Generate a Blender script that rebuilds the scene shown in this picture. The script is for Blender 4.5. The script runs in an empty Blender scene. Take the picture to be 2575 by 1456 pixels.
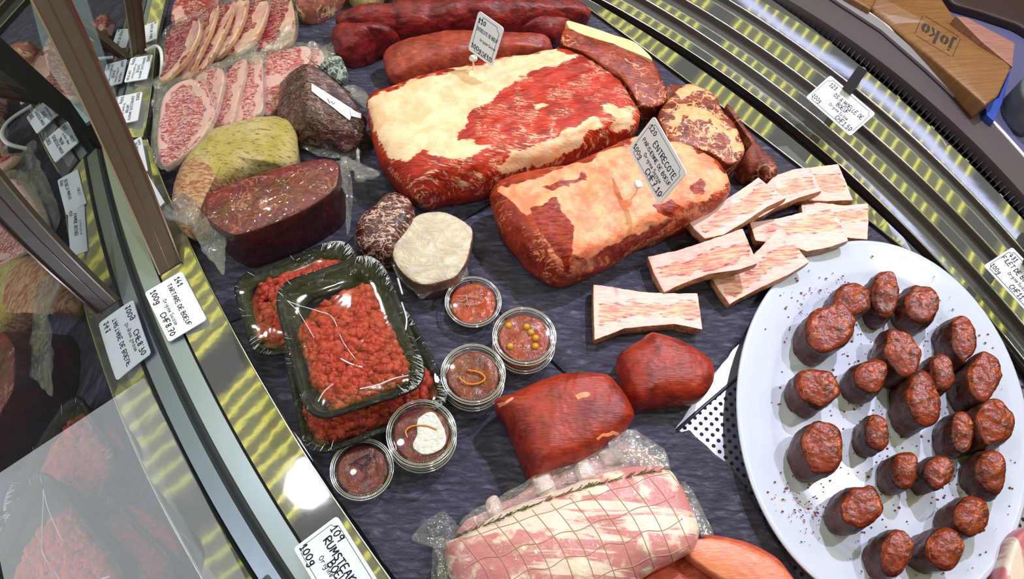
import bpy, math, random
import numpy as np
from mathutils import Vector, Matrix, noise
random.seed(7); rng = np.random.RandomState(5)
C = bpy.context.scene.collection; scn = bpy.context.scene
# ------------------------------------------------------------------ camera, measured from the photograph
CX, CY, F, HC = 1287.5, 728.0, 1900.0, 0.80
NX, NY = 1150.0, 1730.0                      # where the vertical lines meet (nadir)
dv = np.array([(NX-CX)/F, (NY-CY)/F, 1.0]); dv /= np.linalg.norm(dv)
uv = np.array([1.0, 0, 0])-dv*dv[0]; uv /= np.linalg.norm(uv)
vv = np.cross(uv, dv)
if vv[1] > 0: vv = -vv
cam = bpy.data.cameras.new('camera'); co = bpy.data.objects.new('camera', cam); C.objects.link(co)
R = Matrix(((uv[0], -uv[1], -uv[2]), (vv[0], -vv[1], -vv[2]), (-dv[0], dv[1], dv[2])))
co.matrix_world = Matrix.Translation((0, 0, HC)) @ R.to_4x4()
cam.sensor_width = 36; cam.lens = 36*F/2575; cam.clip_start = .01
scn.camera = co
scn.view_settings.view_transform = 'Standard'; scn.view_settings.look = 'None'
scn.view_settings.exposure = 0.0; scn.view_settings.gamma = 1
# world: the dim shop around the case
w = bpy.data.worlds.new('shop'); scn.world = w; w.use_nodes = True
w.node_tree.nodes['Background'].inputs[0].default_value = (.55, .62, .8, 1)
w.node_tree.nodes['Background'].inputs[1].default_value = .07
# spot lamps of the case: violet-white, hard
def lamp(name, loc, aim, power, size, col):
    l = bpy.data.lights.new(name, 'AREA'); l.shape = 'DISK'; l.size = size; l.energy = power; l.color = col; l.spread = math.radians(130)
    o = bpy.data.objects.new(name, l); C.objects.link(o); o.location = loc
    o.rotation_euler = (Vector(aim)-Vector(loc)).to_track_quat('-Z', 'Y').to_euler()
VIO = (.84, .83, 1.0)
lamp('spot_lamp', (.62, 1.05, 1.28), (.15, .45, 0), 9.0, .04, VIO)
lamp('spot_lamp', (1.0, .55, 1.28), (.3, .3, 0), 4.2, .05, VIO)
lamp('spot_lamp', (-.35, .95, 1.28), (-.1, .5, 0), 1.8, .05, (.95, .95, .9))
lamp('spot_lamp', (.25, -.35, 1.28), (.25, .4, 0), 1.0, .08, (1, .9, .8))

lamp('board_fill_lamp', (-1.1, .1, .9), (-.5, .15, 0), 2.6, .15, (.9, .93, 1.))  # fill lamp added outside the case to brighten the pale board
lamp('spot_lamp', (-.43, .47, 1.28), (-.1, .4, 0), 1.2, .10, (.85, .88, 1.))

def UN(p, z=0.0):
    p = np.asarray(p, float).reshape(-1, 2)
    z = np.broadcast_to(np.asarray(z, float), (len(p),))
    r = np.stack([(p[:, 0]-CX)/F, (p[:, 1]-CY)/F, np.ones(len(p))], 1)
    X = r*((HC-z)/(r@dv))[:, None]
    return np.stack([X@uv, X@vv, z], 1)
def PR(P):
    P = np.asarray(P, float)
    X = P[:, :1]*uv+P[:, 1:2]*vv+(HC-P[:, 2:3])*dv
    return np.stack([CX+F*X[:, 0]/X[:, 2], CY+F*X[:, 1]/X[:, 2]], 1)
# ------------------------------------------------------------------ objects
def tag(o, label=None, cat=None, group=None, kind=None):
    for k, v in (('label', label), ('category', cat), ('group', group), ('kind', kind)):
        if v: o[k] = v
    return o
def thing(name, loc, label, cat, group=None):
    o = bpy.data.objects.new(name, None); o.empty_display_size = .01; C.objects.link(o); o.location = [float(a) for a in loc]
    return tag(o, label, cat, group)
def worldloc(o):
    v = Vector((0, 0, 0))
    while o: v = v+o.location; o = o.parent
    return v
def mk(name, V, Fc, mats, parent=None, smooth=True, idx=None, disp=None, masks=None, uvs=None):
    V = np.asarray(V, float)
    if parent is None:
        loc = np.array([V[:, 0].mean(), V[:, 1].mean(), V[:, 2].min()])
    else: loc = np.array(worldloc(parent))
    me = bpy.data.meshes.new(name); me.from_pydata((V-loc).tolist(), [], Fc)
    if not isinstance(mats, (list, tuple)): mats = [mats]
    for m in mats: me.materials.append(m)
    if idx is not None: me.polygons.foreach_set('material_index', idx)
    if smooth: me.polygons.foreach_set('use_smooth', [True]*len(me.polygons))
    me.update()
    if disp:
        nr = np.zeros(len(V)*3); me.vertex_normals.foreach_get('vector', nr) if hasattr(me, 'vertex_normals') else None
        nr = nr.reshape(-1, 3); sd = random.random()*50; out = []
        for v, n in zip(V, nr):
            a = 0
            for amp, sc in disp:
                q = Vector((v[0]*sc+sd, v[1]*sc, v[2]*sc)) if not isinstance(sc, tuple) else Vector(((v[0]*sc[3]+v[1]*sc[4])*sc[0]+sd, (v[1]*sc[3]-v[0]*sc[4])*sc[1], v[2]*sc[2]))
                a += amp*noise.noise(q)
            out.append(v+n*a)
        V = np.array(out); me.vertices.foreach_set('co', (V-loc).ravel()); me.update()
    if masks:
        P = PR(V); Wn = np.array([[noise.noise(Vector((v[0]*45, v[1]*45, v[2]*45))), noise.noise(Vector((v[0]*45+9, v[1]*45, v[2]*45+5))), noise.noise(Vector((v[0]*130, v[1]*130, v[2]*130+5))), noise.noise(Vector((v[0]*130+7, v[1]*130, v[2]*130)))] for v in V])
        P = P+Wn[:, :2]*16+Wn[:, 2:]*7
        for nm, polys, fe in masks:
            val = np.zeros(len(V))
            for po in polys:
                cap = 1.
                if isinstance(po, tuple) and isinstance(po[1], float): po, cap = po
                val = np.maximum(val, cap*np.clip(.5+sdist(P, np.asarray(po, float))/fe, 0, 1))
            at = me.attributes.new(nm, 'FLOAT', 'POINT'); at.data.foreach_set('value', val)
    o = bpy.data.objects.new(name, me); C.objects.link(o)
    if parent: o.parent = parent
    else: o.location = loc.tolist()
    return o
def sdist(P, poly):      # signed distance, positive inside
    n = len(poly); d = np.full(len(P), 1e9); ins = np.zeros(len(P), bool)
    for i in range(n):
        a, b = poly[i], poly[(i+1) % n]; ab = b-a
        t = np.clip(((P-a)@ab)/(ab@ab+1e-9), 0, 1); q = a+t[:, None]*ab
        d = np.minimum(d, np.hypot(*(P-q).T))
        c = ((a[1] > P[:, 1]) != (b[1] > P[:, 1])) & (P[:, 0] < (b[0]-a[0])*(P[:, 1]-a[1])/((b[1]-a[1]) if abs(b[1]-a[1]) > 1e-9 else 1e-9)+a[0])
        ins ^= c
    return np.where(ins, d, -d)
def resample(P, n, closed=True, curved=True):
    P = np.asarray(P, float); k = len(P)
    if curved:
        Q = []
        for i in range(k if closed else k-1):
            g = lambda j: P[j % k] if closed else P[min(max(j, 0), k-1)]
            p0, p1, p2, p3 = g(i-1), g(i), g(i+1), g(i+2)
            for t in np.linspace(0, 1, 14, endpoint=False):
                Q.append(.5*((2*p1)+(-p0+p2)*t+(2*p0-5*p1+4*p2-p3)*t*t+(-p0+3*p1-3*p2+p3)*t**3))
        if not closed: Q.append(P[-1])
        P = np.array(Q)
    if closed: P = np.vstack([P, P[:1]])
    s = np.r_[0, np.cumsum(np.linalg.norm(np.diff(P, axis=0), axis=1))]
    t = np.linspace(0, s[-1], n, endpoint=not closed)
    return np.stack([np.interp(t, s, P[:, j]) for j in range(P.shape[1])], 1)
def zlin(pa, za, pb, zb):
    pa = np.array(pa, float); pb = np.array(pb, float); d = pb-pa
    return lambda P: za+(zb-za)*np.clip(((P-pa)@d)/(d@d), -.3, 1.3)
def zval(z, P): return z(P) if callable(z) else np.full(len(P), float(z))
def near(P):             # 0 = the side nearest the camera foot, 1 = the far side
    d = np.hypot(P[:, 0]-NX, P[:, 1]-NY); return (d-d.min())/(d.max()-d.min())
def rings_to_mesh(rings, close_top=True, close_bot=True):
    n = len(rings[0]); V = np.vstack(rings); Fc = []; ring_id = []
    for j in range(len(rings)-1):
        a = j*n; b = a+n
        for i in range(n):
            k = (i+1) % n; Fc.append((a+i, b+i, b+k, a+k)); ring_id.append(j)
    if close_top:
        V = np.vstack([V, rings[0].mean(0)]); c = len(V)-1
        for i in range(n): Fc.append((c, i, (i+1) % n)); ring_id.append(-1)
    if close_bot:
        V = np.vstack([V, rings[-1].mean(0)]); c = len(V)-1; a = (len(rings)-1)*n
        for i in range(n): Fc.append((c, a+(i+1) % n, a+i)); ring_id.append(len(rings))
    return V, Fc, ring_id
def orient(P):           # counter-clockwise in world (clockwise in pixels flips)
    W = UN(P, 0); a = 0.5*np.sum(W[:, 0]*np.roll(W[:, 1], -1)-np.roll(W[:, 0], -1)*W[:, 1])
    return P if a > 0 else P[::-1]
def slab(name, top, zt, z0, mats, parent=None, bot=None, bscale=1., e=.004, dome=0., n=120, nr=12, ns=5, bulge=0., curved=True, disp=None, masks=None, thick=None):
    T2 = resample(orient(np.array(top, float)), n, True, curved); zT = zval(zt, T2); T = UN(T2, zT)
    c = T.mean(0); zc = zT.mean()
    if thick: zb = zT-thick
    else: zb = zval(z0, T2)
    B = T.copy(); B[:, :2] = c[:2]+(T[:, :2]-c[:2])*bscale; B[:, 2] = zb
    Rr = np.hypot(*(T[:, :2]-c[:2]).T); e = min(e, Rr.min()*.5)
    rings = []
    def rg(s, z):
        q = T.copy(); q[:, :2] = c[:2]+(T[:, :2]-c[:2])*s[:, None]; q[:, 2] = z; return q
    for j in range(1, nr+1):
        s = (j/nr)*(1-e/Rr); rings.append(rg(s, zc+(zT-zc)*s+dome*(1-s*s)))
    for k in range(1, 5):
        a = k/4*math.pi/2; s = 1-e/Rr*(1-math.sin(a)); rings.append(rg(s, zT-e*(1-math.cos(a))))
    top_n = len(rings)-3
    for k in range(1, ns+1):
        t = k/ns; q = T*(1-t)+B*t; q[:, 2] = (zT-e)*(1-t)+zb*t
        d = T[:, :2]-c[:2]; q[:, :2] += d/np.hypot(*d.T)[:, None]*bulge*math.sin(math.pi*t); rings.append(q)
    V, Fc, rid = rings_to_mesh(rings)
    idx = [0 if r < top_n else 1 for r in rid] if isinstance(mats, (list, tuple)) and len(mats) > 1 else None
    return mk(name, V, Fc, mats, parent, True, idx, disp, masks)
def blob(name, sil, zr, ztop, z0, mats, parent=None, p=3., inset=.08, n=150, nr=34, ns=9, disp=None, masks=None, curved=True):
    """rounded lump: sil = silhouette pixels, its height runs zr[0] (near) .. zr[1] (far); plateau at ztop"""
    S2 = resample(orient(np.array(sil, float)), n, True, curved); k = near(S2)
    zs = zr[0]+(zr[1]-zr[0])*k; S = UN(S2, zs); c = S.mean(0); rings = []
    zt = zval(ztop, S2)
    for j in range(1, nr+1):
        s = math.sin(j/nr*math.pi/2); q = S.copy(); q[:, :2] = c[:2]+(S[:, :2]-c[:2])*s
        ztc = zt.mean()+(zt-zt.mean())*s
        q[:, 2] = zs+(ztc-zs)*(max(0, 1-s**p))**.5; rings.append(q)
    for j in range(1, ns+1):
        t = j/ns; q = S.copy(); m = 1-inset*(1-math.cos(t*math.pi/2))
        q[:, :2] = c[:2]+(S[:, :2]-c[:2])*m; q[:, 2] = zs*(1-math.sin(t*math.pi/2))+z0*math.sin(t*math.pi/2); rings.append(q)
    V, Fc, rid = rings_to_mesh(rings)
    o = mk(name, V, Fc, mats, parent, True, None, disp, masks); return o
def loft(name, sec, mats, parent=None, m=70, n=48, pw=2.3, z0=0., disp=None, masks=None, ends=('round', 'round')):
    """sec: (px, py, zc, halfwidth, halfheight)"""
    s = np.array(sec, float); W = np.hstack([UN(s[:, :2], s[:, 2]), s[:, 3:5]]); Wc = resample(W, m, False, True)
    P = Wc[:, :3]; tg = np.gradient(P, axis=0); tg[:, 2] = 0; tg /= np.linalg.norm(tg, axis=1)[:, None]
    L = np.linalg.norm(P[-1]-P[0]); d = np.r_[0, np.cumsum(np.linalg.norm(np.diff(P, axis=0), axis=1))]; L = d[-1]
    rings = []
    for i in range(m):
        k = 1.
        for en, di in ((ends[0], d[i]), (ends[1], L-d[i])):
            rr = Wc[i, 3]*(.8 if en == 'round' else .12)
            if di < rr: k *= math.sqrt(max(0, 1-(1-di/rr)**2))*(1 if en == 'round' else .25)+(0 if en == 'round' else .75)
        k = max(k, .04); sd = np.array([tg[i, 1], -tg[i, 0], 0]); q = []
        for a in np.linspace(0, 2*math.pi, n, endpoint=False):
            ca, sa = math.cos(a), math.sin(a)
            x = math.copysign(abs(ca)**(2/pw), ca)*Wc[i, 3]*k; z = math.copysign(abs(sa)**(2/pw), sa)*Wc[i, 4]*k
            v = P[i]+sd*x; v[2] = max(z0, P[i, 2]+z); q.append(v)
        rings.append(np.array(q))
    V, Fc, rid = rings_to_mesh(rings)
    return mk(name, V, Fc, mats, parent, True, None, disp, masks)
def tube(pts, r, seg=8, closed=False, V=None, Fc=None):
    P = np.asarray(pts, float); V = [] if V is None else V; Fc = [] if Fc is None else Fc; b0 = len(V); k = len(P)
    tg = np.gradient(P, axis=0)
    for i in range(k):
        t = Vector(tg[i]); t = t.normalized() if t.length > 0 else Vector((0, 0, 1)); up = Vector((0, 0, 1)) if abs(t.z) < .9 else Vector((1, 0, 0)); a = t.cross(up).normalized(); b = t.cross(a)
        for j in range(seg):
            an = 2*math.pi*j/seg; V.append(tuple(P[i]+np.array(a*math.cos(an)+b*math.sin(an))*r))
    for i in range(k if closed else k-1):
        for j in range(seg):
            a = b0+i*seg+j; b = b0+i*seg+(j+1) % seg; c = b0+((i+1) % k)*seg
            Fc.append((a, b, c+(j+1) % seg, c+j))
    if not closed: Fc.append(tuple(b0+j for j in range(seg))); Fc.append(tuple(b0+(k-1)*seg+j for j in reversed(range(seg))))
    return V, Fc
def strip(name, A, B, mats, parent=None, skirt=None, smooth=False, n=None, fix=None):
    """surface between two world polylines of equal length, with a skirt (depth) so it has thickness"""
    A = np.asarray(A); B = np.asarray(B); th = skirt or .002; k = len(A)
    dn = np.array([0, 0, -th]); V = np.vstack([A, B, A+dn, B+dn]); Fc = []
    for i in range(k-1):
        j = i+1
        Fc += [(i, j, k+j, k+i), (2*k+i, 3*k+i, 3*k+j, 2*k+j), (i, 2*k+i, 2*k+j, j), (k+i, k+j, 3*k+j, 3*k+i)]
    Fc += [(0, k, 3*k, 2*k), (k-1, 3*k-1, 4*k-1, 2*k-1)]
    a = V[1]-V[0]; b = V[k]-V[0]
    if np.cross(a, b)[2] < 0: Fc = [f[::-1] for f in Fc]
    return mk(name, V, Fc, mats, parent, smooth)
def prism(name, poly, z0, z1, mat, parent=None):
    """polygon in world xy"""
    P = np.asarray(poly, float); k = len(P)
    if 0.5*np.sum(P[:, 0]*np.roll(P[:, 1], -1)-np.roll(P[:, 0], -1)*P[:, 1]) < 0: P = P[::-1]
    V = np.vstack([np.c_[P, np.full(k, z0)], np.c_[P, np.full(k, z1)]])
    Fc = [tuple(reversed(range(k))), tuple(range(k, 2*k))]+[(i, (i+1) % k, k+(i+1) % k, k+i) for i in range(k)]
    return mk(name, V, Fc, mat, parent, False)
# ------------------------------------------------------------------ materials
class NT:
    def __init__(s, name):
        s.m = bpy.data.materials.new(name); s.m.use_nodes = True; s.t = s.m.node_tree; s.t.nodes.clear(); s.out = s.t.nodes.new('ShaderNodeOutputMaterial')
    def n(s, typ, ins=None, **at):
        nd = s.t.nodes.new('ShaderNode'+typ)
        for k, v in at.items(): setattr(nd, k, v)
        for k, v in (ins or {}).items():
            if isinstance(v, bpy.types.Node): v = v.outputs[0]
            if isinstance(v, bpy.types.NodeSocket): s.t.links.new(v, nd.inputs[k])
            else: nd.inputs[k].default_value = v if not isinstance(v, tuple) or len(v) != 3 or nd.inputs[k].type != 'RGBA' else (*v, 1)
        return nd
    def math(s, op, a, b=0., c=None, clamp=False):
        d = {0: a, 1: b}
        if c is not None: d[2] = c
        return s.n('Math', d, operation=op, use_clamp=clamp)
    def noise(s, v, sc, det=4, rough=.55, dist=0.): return s.n('TexNoise', {'Vector': v, 'Scale': sc, 'Detail': det, 'Roughness': rough, 'Distortion': dist}).outputs[0]
    def step(s, v, lo, hi, a=0., b=1.): return s.n('MapRange', {0: v, 1: lo, 2: hi, 3: a, 4: b}, clamp=True, interpolation_type='SMOOTHSTEP').outputs[0]
    def mix(s, f, a, b):
        nd = s.t.nodes.new('ShaderNodeMix'); nd.data_type = 'RGBA'
        for i, v in ((0, f), (6, a), (7, b)):
            if isinstance(v, bpy.types.Node): v = v.outputs[0]
            if isinstance(v, bpy.types.NodeSocket): s.t.links.new(v, nd.inputs[i])
            else: nd.inputs[i].default_value = (*v, 1) if isinstance(v, tuple) and len(v) == 3 else v
        return nd.outputs[2]
    def bump(s, h, st, dist, nrm=None):
        d = {'Height': h, 'Strength': st, 'Distance': dist}
        if nrm: d['Normal'] = nrm
        return s.n('Bump', d).outputs[0]
    def bsdf(s, **k):
        nd = s.n('BsdfPrincipled', {a.replace('_', ' '): v for a, v in k.items()}); s.t.links.new(nd.outputs[0], s.out.inputs[0]); return nd
    def coord(s, rot=0., scale=(1, 1, 1)):
        tc = s.n('TexCoord'); mp = s.n('Mapping', {'Vector': tc.outputs['Object']}); mp.inputs['Rotation'].default_value = (0, 0, rot); mp.inputs['Scale'].default_value = scale
        return tc.outputs['Object'], mp.outputs[0]
def meat(name, c1, c2, fat=(.85, .5, .33), marb=0., msc=70, mw=.05, ang=0., aniso=5., rough=.38, bump=.5, mott=60, film=0., edge=.9, gate=.5, fibre=.35, fat2=None, coat=.14, sss=0., specks=0.):
    """wet meat: mottled muscle, streaky fibres, fat veins, and a fat area given by the attribute 'fat'"""
    t = NT(name); ob, an = t.coord(ang, (1, aniso, 1))
    n1 = t.noise(ob, mott, 5, .6); n2 = t.noise(an, 90, 5, .6)
    base = t.mix(t.step(n1, .35, .68), c1, c2)
    base = t.mix(t.math('MULTIPLY', t.step(n2, .5, .72), fibre), base, tuple(min(1, a*1.9+.03) for a in c1))
    base = t.mix(t.math('MULTIPLY', t.step(n2, .46, .3), fibre), base, tuple(a*.45 for a in c2))
    h = t.math('ADD', t.math('MULTIPLY', n2, .35), t.math('MULTIPLY', n1, .7))
    if marb > 0:
        dn = t.n('TexNoise', {'Vector': ob, 'Scale': msc*.7, 'Detail': 4.}); v2 = t.n('VectorMath', {0: dn.outputs['Color'], 1: (.5, .5, .5)}, operation='SUBTRACT'); v3 = t.n('VectorMath', {0: v2.outputs[0], 3: 1.6/msc}, operation='SCALE')
        v4 = t.n('VectorMath', {0: an if aniso != 5. else ob, 1: v3.outputs[0]}, operation='ADD')
        nr_ = t.noise(v4.outputs[0], msc*.55, 3, .55, .8); rd_ = t.math('ABSOLUTE', t.math('SUBTRACT', nr_, .5))
        vo = t.n('TexVoronoi', {'Vector': v4.outputs[0], 'Scale': float(msc)}, feature='DISTANCE_TO_EDGE')
        line = t.math('MAXIMUM', t.step(rd_, mw*.42, mw*.15), t.math('MULTIPLY', t.step(vo.outputs[0], mw*.8, mw*.2), t.step(t.noise(ob, msc*.9, 2), .5, .6))).outputs[0]
        g = t.step(t.noise(ob, msc*.45, 3), gate-.06, gate+.08)
        f1 = t.math('MULTIPLY', t.math('MULTIPLY', line, g), marb, clamp=True)
        base = t.mix(f1, base, fat)
    at = t.n('Attribute', attribute_name='fat'); nz = t.math('SUBTRACT', t.noise(an, 55, 6, .65), .5)
    m = t.step(t.math('MULTIPLY_ADD', nz, edge, at.outputs['Fac']), .42, .58)
    fc = t.mix(t.step(t.noise(ob, 45, 5, .6), .4, .65), fat, fat2 or tuple(a*b for a, b in zip(fat, (.95, .72, .6))))
    base = t.mix(m, base, fc)
    at2 = t.n('Attribute', attribute_name='red'); nz2 = t.math('SUBTRACT', t.noise(an, 70, 6, .7), .5)
    m2 = t.step(t.math('MULTIPLY_ADD', nz2, .9, at2.outputs['Fac']), .42, .56); base = t.mix(m2, base, t.mix(t.step(n2, .4, .62), c1, c2))
    if specks: base = t.mix(t.math('MULTIPLY', t.step(t.noise(ob, 420, 2), .6, .68), specks), base, (.50, .10, .02))
    nm = t.bump(h, bump, .004); k = dict(Base_Color=base, Roughness=rough, Normal=nm, Specular_IOR_Level=.32)
    if sss: k.update(Subsurface_Weight=sss, Subsurface_Radius=(.01, .004, .002), Subsurface_Scale=1.)
    if film:
        wv = t.n('TexNoise', {'Vector': ob, 'Scale': 55., 'Detail': 3., 'Distortion': 2.2}).outputs[0]
        k.update(Coat_Weight=film, Coat_Roughness=.06, Coat_Normal=t.bump(wv, .55, .01))
    else: k.update(Coat_Weight=coat, Coat_Roughness=.18, Coat_Normal=nm)
    t.bsdf(**k); return t.m
def simple(name, col, rough=.5, metal=0., spec=.5, bump=0., bsc=200, coat=0., alpha=None):
    t = NT(name); ob, an = t.coord(); k = dict(Base_Color=col, Roughness=rough, Metallic=metal, Specular_IOR_Level=spec)
    if bump: k['Normal'] = t.bump(t.noise(ob, bsc), bump, .002)
    if coat: k.update(Coat_Weight=coat, Coat_Roughness=.05)
    t.bsdf(**k); return t.m
def clear(name, tint=(1, 1, 1), edge=.35, gloss=.14, milk=.05, rough=.05, bump=.4, bsc=60., milkcol=(.8, .82, .95)):
    """thin clear plastic: transparent + mirror sheen + a little milk"""
    t = NT(name); ob, an = t.coord(); nm = t.bump(t.n('TexNoise', {'Vector': ob, 'Scale': bsc, 'Detail': 3., 'Distortion': 1.8}).outputs[0], bump, .008)
    tr = t.n('BsdfTransparent', {'Color': tint}); gl = t.n('BsdfGlossy', {'Color': (1, 1, 1), 'Roughness': rough, 'Normal': nm}); df = t.n('BsdfDiffuse', {'Color': milkcol, 'Normal': nm})
    lw = t.n('LayerWeight', {'Blend': .35, 'Normal': nm}); f = t.math('MULTIPLY_ADD', lw.outputs['Facing'], edge, gloss, clamp=True)
    a = t.n('MixShader', {0: milk, 1: tr.outputs[0], 2: df.outputs[0]}); b = t.n('MixShader', {0: f, 1: a.outputs[0], 2: gl.outputs[0]})
    t.t.links.new(b.outputs[0], t.out.inputs[0]); return t.m
def emis(name, col, st):
    t = NT(name); e = t.n('Emission', {'Color': col, 'Strength': st}); t.t.links.new(e.outputs[0], t.out.inputs[0]); return t.m
def slate_mat():
    t = NT('slate'); ob, an = t.coord(.9, (1, 3.2, 1)); n1 = t.noise(an, 60, 8, .65, .6); n2 = t.noise(ob, 14, 5)
    n3 = t.noise(ob, 700, 2)
    c = t.mix(n2, (.040, .038, .066), (.074, .070, .122)); c = t.mix(t.step(n1, .45, .8), c, (.19, .185, .27))
    c = t.mix(t.step(n1, .45, .28), c, (.026, .025, .045)); h = t.math('ADD', n1, t.math('MULTIPLY', n3, .12))
    t.bsdf(Base_Color=c, Roughness=.55, Normal=t.bump(h, .9, .006), Specular_IOR_Level=.5); return t.m
def steel(name, col=(.62, .62, .60), rough=.1, wav=.12, wsc=9., ang=0., dots=False, dark=None):
    t = NT(name); ob, an = t.coord(ang, (1, 40, 1)); nb = t.noise(an, 60, 4); nw = t.noise(ob, wsc, 2)
    c = t.mix(t.step(nb, .3, .7), col, tuple(a*.93 for a in col)); h = t.math('ADD', t.math('MULTIPLY', nw, wav*4), t.math('MULTIPLY', nb, .0004))
    nm = t.bump(h, .6, .01)
    k = dict(Base_Color=c, Metallic=.86, Roughness=rough, Normal=nm)
    if dots:       # punched holes on a staggered grid
        tc, mp = t.coord(.04, (1, 1, 1)); sp = t.n('SeparateXYZ', {0: mp}); P = .0125
        def cell(ox, oy):
            fx = t.math('SUBTRACT', t.math('FRACT', t.math('MULTIPLY_ADD', sp.outputs[0], 1/P, ox)), .5); fy = t.math('SUBTRACT', t.math('FRACT', t.math('MULTIPLY_ADD', sp.outputs[1], 1/P, oy)), .5)
            return t.math('ADD', t.math('MULTIPLY', fx, fx), t.math('MULTIPLY', fy, fy))
        d = t.math('MINIMUM', cell(0, 0), cell(.5, .5)); hole = t.math('LESS_THAN', d, .035)
        c2 = t.mix(hole, c, (.004, .004, .03)); k.update(Base_Color=c2, Metallic=t.math('SUBTRACT', 1., hole).outputs[0], Roughness=t.math('MULTIPLY_ADD', hole, .5, rough).outputs[0])
    t.bsdf(**k); return t.m
SLATE = slate_mat()
STEEL = steel('brushed_steel', (.54, .54, .49), .03, .003, 16.)
STEEL_W = steel('wavy_ledge_steel', (.60, .59, .55), .04, .005, 26.)
STEEL_REFL = simple('riser_reflection', (.060, .040, .044), .3, .3)  # mauve reflection of the meats put into the base colour of the risers
STEEL_B = steel('strip_steel', (.36, .42, .47), .38, .05)
PAN = steel('pan_steel', (.52, .52, .62), .28, .1)
PERF = steel('perforated_steel', (.50, .50, .58), .3, .1, dots=True)
BLACK = simple('black_plastic', (.008, .008, .010), .35)
GAPM = simple('dark_gap', (.006, .006, .008), .6)
EDGE = simple('polished_edge', (.85, .85, .8), .15, 1.)
CARD = simple('white_card', (.80, .85, .92), .35)
INK = simple('marker_ink', (.010, .010, .05), .4)
LINEM = simple('grey_print', (.10, .13, .14), .5)
WHITEP = simple('white_plastic', (.75, .74, .68), .3)
FILM = clear('film', gloss=.05, milk=.035)
FILMH = clear('heavy_film', gloss=.09, milk=.10, milkcol=(.62, .64, .75))
TRAYF = clear('tray_film', edge=.10, gloss=.03, milk=.0, bump=.10, bsc=10.)
RIMF = clear('crimped_film', edge=.03, gloss=.03, milk=.0, bump=.5, bsc=60., rough=.03)
CUPM = clear('cup_plastic', edge=.25, gloss=.02, milk=.003, bump=0.)
# ------------------------------------------------------------------ handwriting: stroke letters on a 0..0.6 x 0..1 cell
GL = dict(A="0,0 .3,1 .6,0|.1,.4 .5,.4", B="0,0 0,1 .4,.95 .45,.7 0,.52 .5,.45 .55,.15 .4,0 0,0", C=".55,.85 .3,1 .05,.75 0,.4 .15,.05 .4,0 .58,.15", D="0,0 .02,1 .4,.85 .58,.5 .45,.15 0,0",
 E=".5,1 0,1 0,0 .55,0|0,.52 .4,.52", F=".55,1 0,1 0,0|0,.52 .4,.52", G=".55,.85 .25,1 .03,.7 0,.3 .25,0 .55,.15 .55,.45 .3,.45", H="0,0 0,1|.55,0 .55,1|0,.5 .55,.5", I=".2,0 .2,1",
 J=".45,1 .45,.2 .25,0 .05,.15", K="0,0 0,1|.5,1 0,.45 .55,0", L="0,1 0,0 .5,0", M="0,0 .05,1 .33,.3 .6,1 .66,0", N="0,0 0,1 .55,0 .55,1", O=".3,1 .05,.75 0,.4 .15,.05 .35,0 .55,.25 .55,.7 .3,1",
 P="0,0 0,1 .45,.95 .5,.6 0,.45", R="0,0 0,1 .45,.95 .48,.62 0,.5 .55,0", S=".5,.9 .25,1 .05,.8 .15,.55 .45,.42 .5,.15 .25,0 0,.12", T="0,1 .6,1|.3,1 .3,0", U="0,1 .02,.2 .25,0 .5,.2 .55,1", V="0,1 .3,0 .6,1",
 W="0,1 .15,0 .33,.7 .5,0 .68,1", Y="0,1 .3,.5 .6,1|.3,.5 .3,0", g=".45,.6 .2,.65 .05,.4 .2,.15 .45,.3 .45,.62 .42,-.2 .2,-.35 .02,-.2", r=".05,.6 .1,0|.1,.4 .3,.62 .45,.55", i=".2,.6 .22,0|.2,.85 .22,.88",
 n=".05,0 .05,.6|.05,.4 .25,.62 .4,.5 .42,0", e=".05,.3 .42,.35 .3,.62 .08,.5 .05,.2 .2,0 .42,.1", u=".05,.6 .08,.1 .25,0 .4,.15 .42,.6 .45,0", s=".4,.55 .2,.62 .1,.45 .35,.25 .3,.02 .05,.05", o=".22,.62 .05,.35 .2,0 .42,.25 .35,.58 .22,.62",
 a=".4,.55 .2,.62 .05,.3 .2,0 .4,.2 .42,.6 .45,0", p=".05,.6 .08,-.35|.08,.5 .3,.62 .42,.35 .25,.05 .08,.15")
GL.update({'0': ".3,.95 .08,.7 .05,.3 .25,0 .5,.25 .5,.7 .3,.95", '1': ".08,.65 .32,1 .3,0|.1,0 .5,0", '2': ".05,.75 .25,1 .48,.8 .4,.5 .03,0 .55,.02", '3': ".08,.9 .4,.95 .45,.7 .2,.52 .5,.35 .42,.05 .05,.03",
 '4': ".35,1 .02,.35 .55,.38|.38,.6 .36,0", '5': ".5,1 .12,1 .08,.55 .4,.58 .5,.25 .3,0 .03,.08", '6': ".45,1 .1,.6 .05,.2 .28,0 .5,.25 .3,.5 .08,.3", '7': ".05,1 .52,1 .2,0|.15,.5 .45,.55", '8': ".45,.9 .15,.95 .12,.65 .45,.35 .4,.02 .1,.05 .1,.35 .42,.65 .45,.9",
 '9': ".48,.75 .25,1 .05,.75 .2,.5 .45,.65 .48,.95 .42,0", '.': ".1,.0 .14,.04", '-': ".05,.4 .4,.42", "'": ".2,1 .15,.8"})
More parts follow.
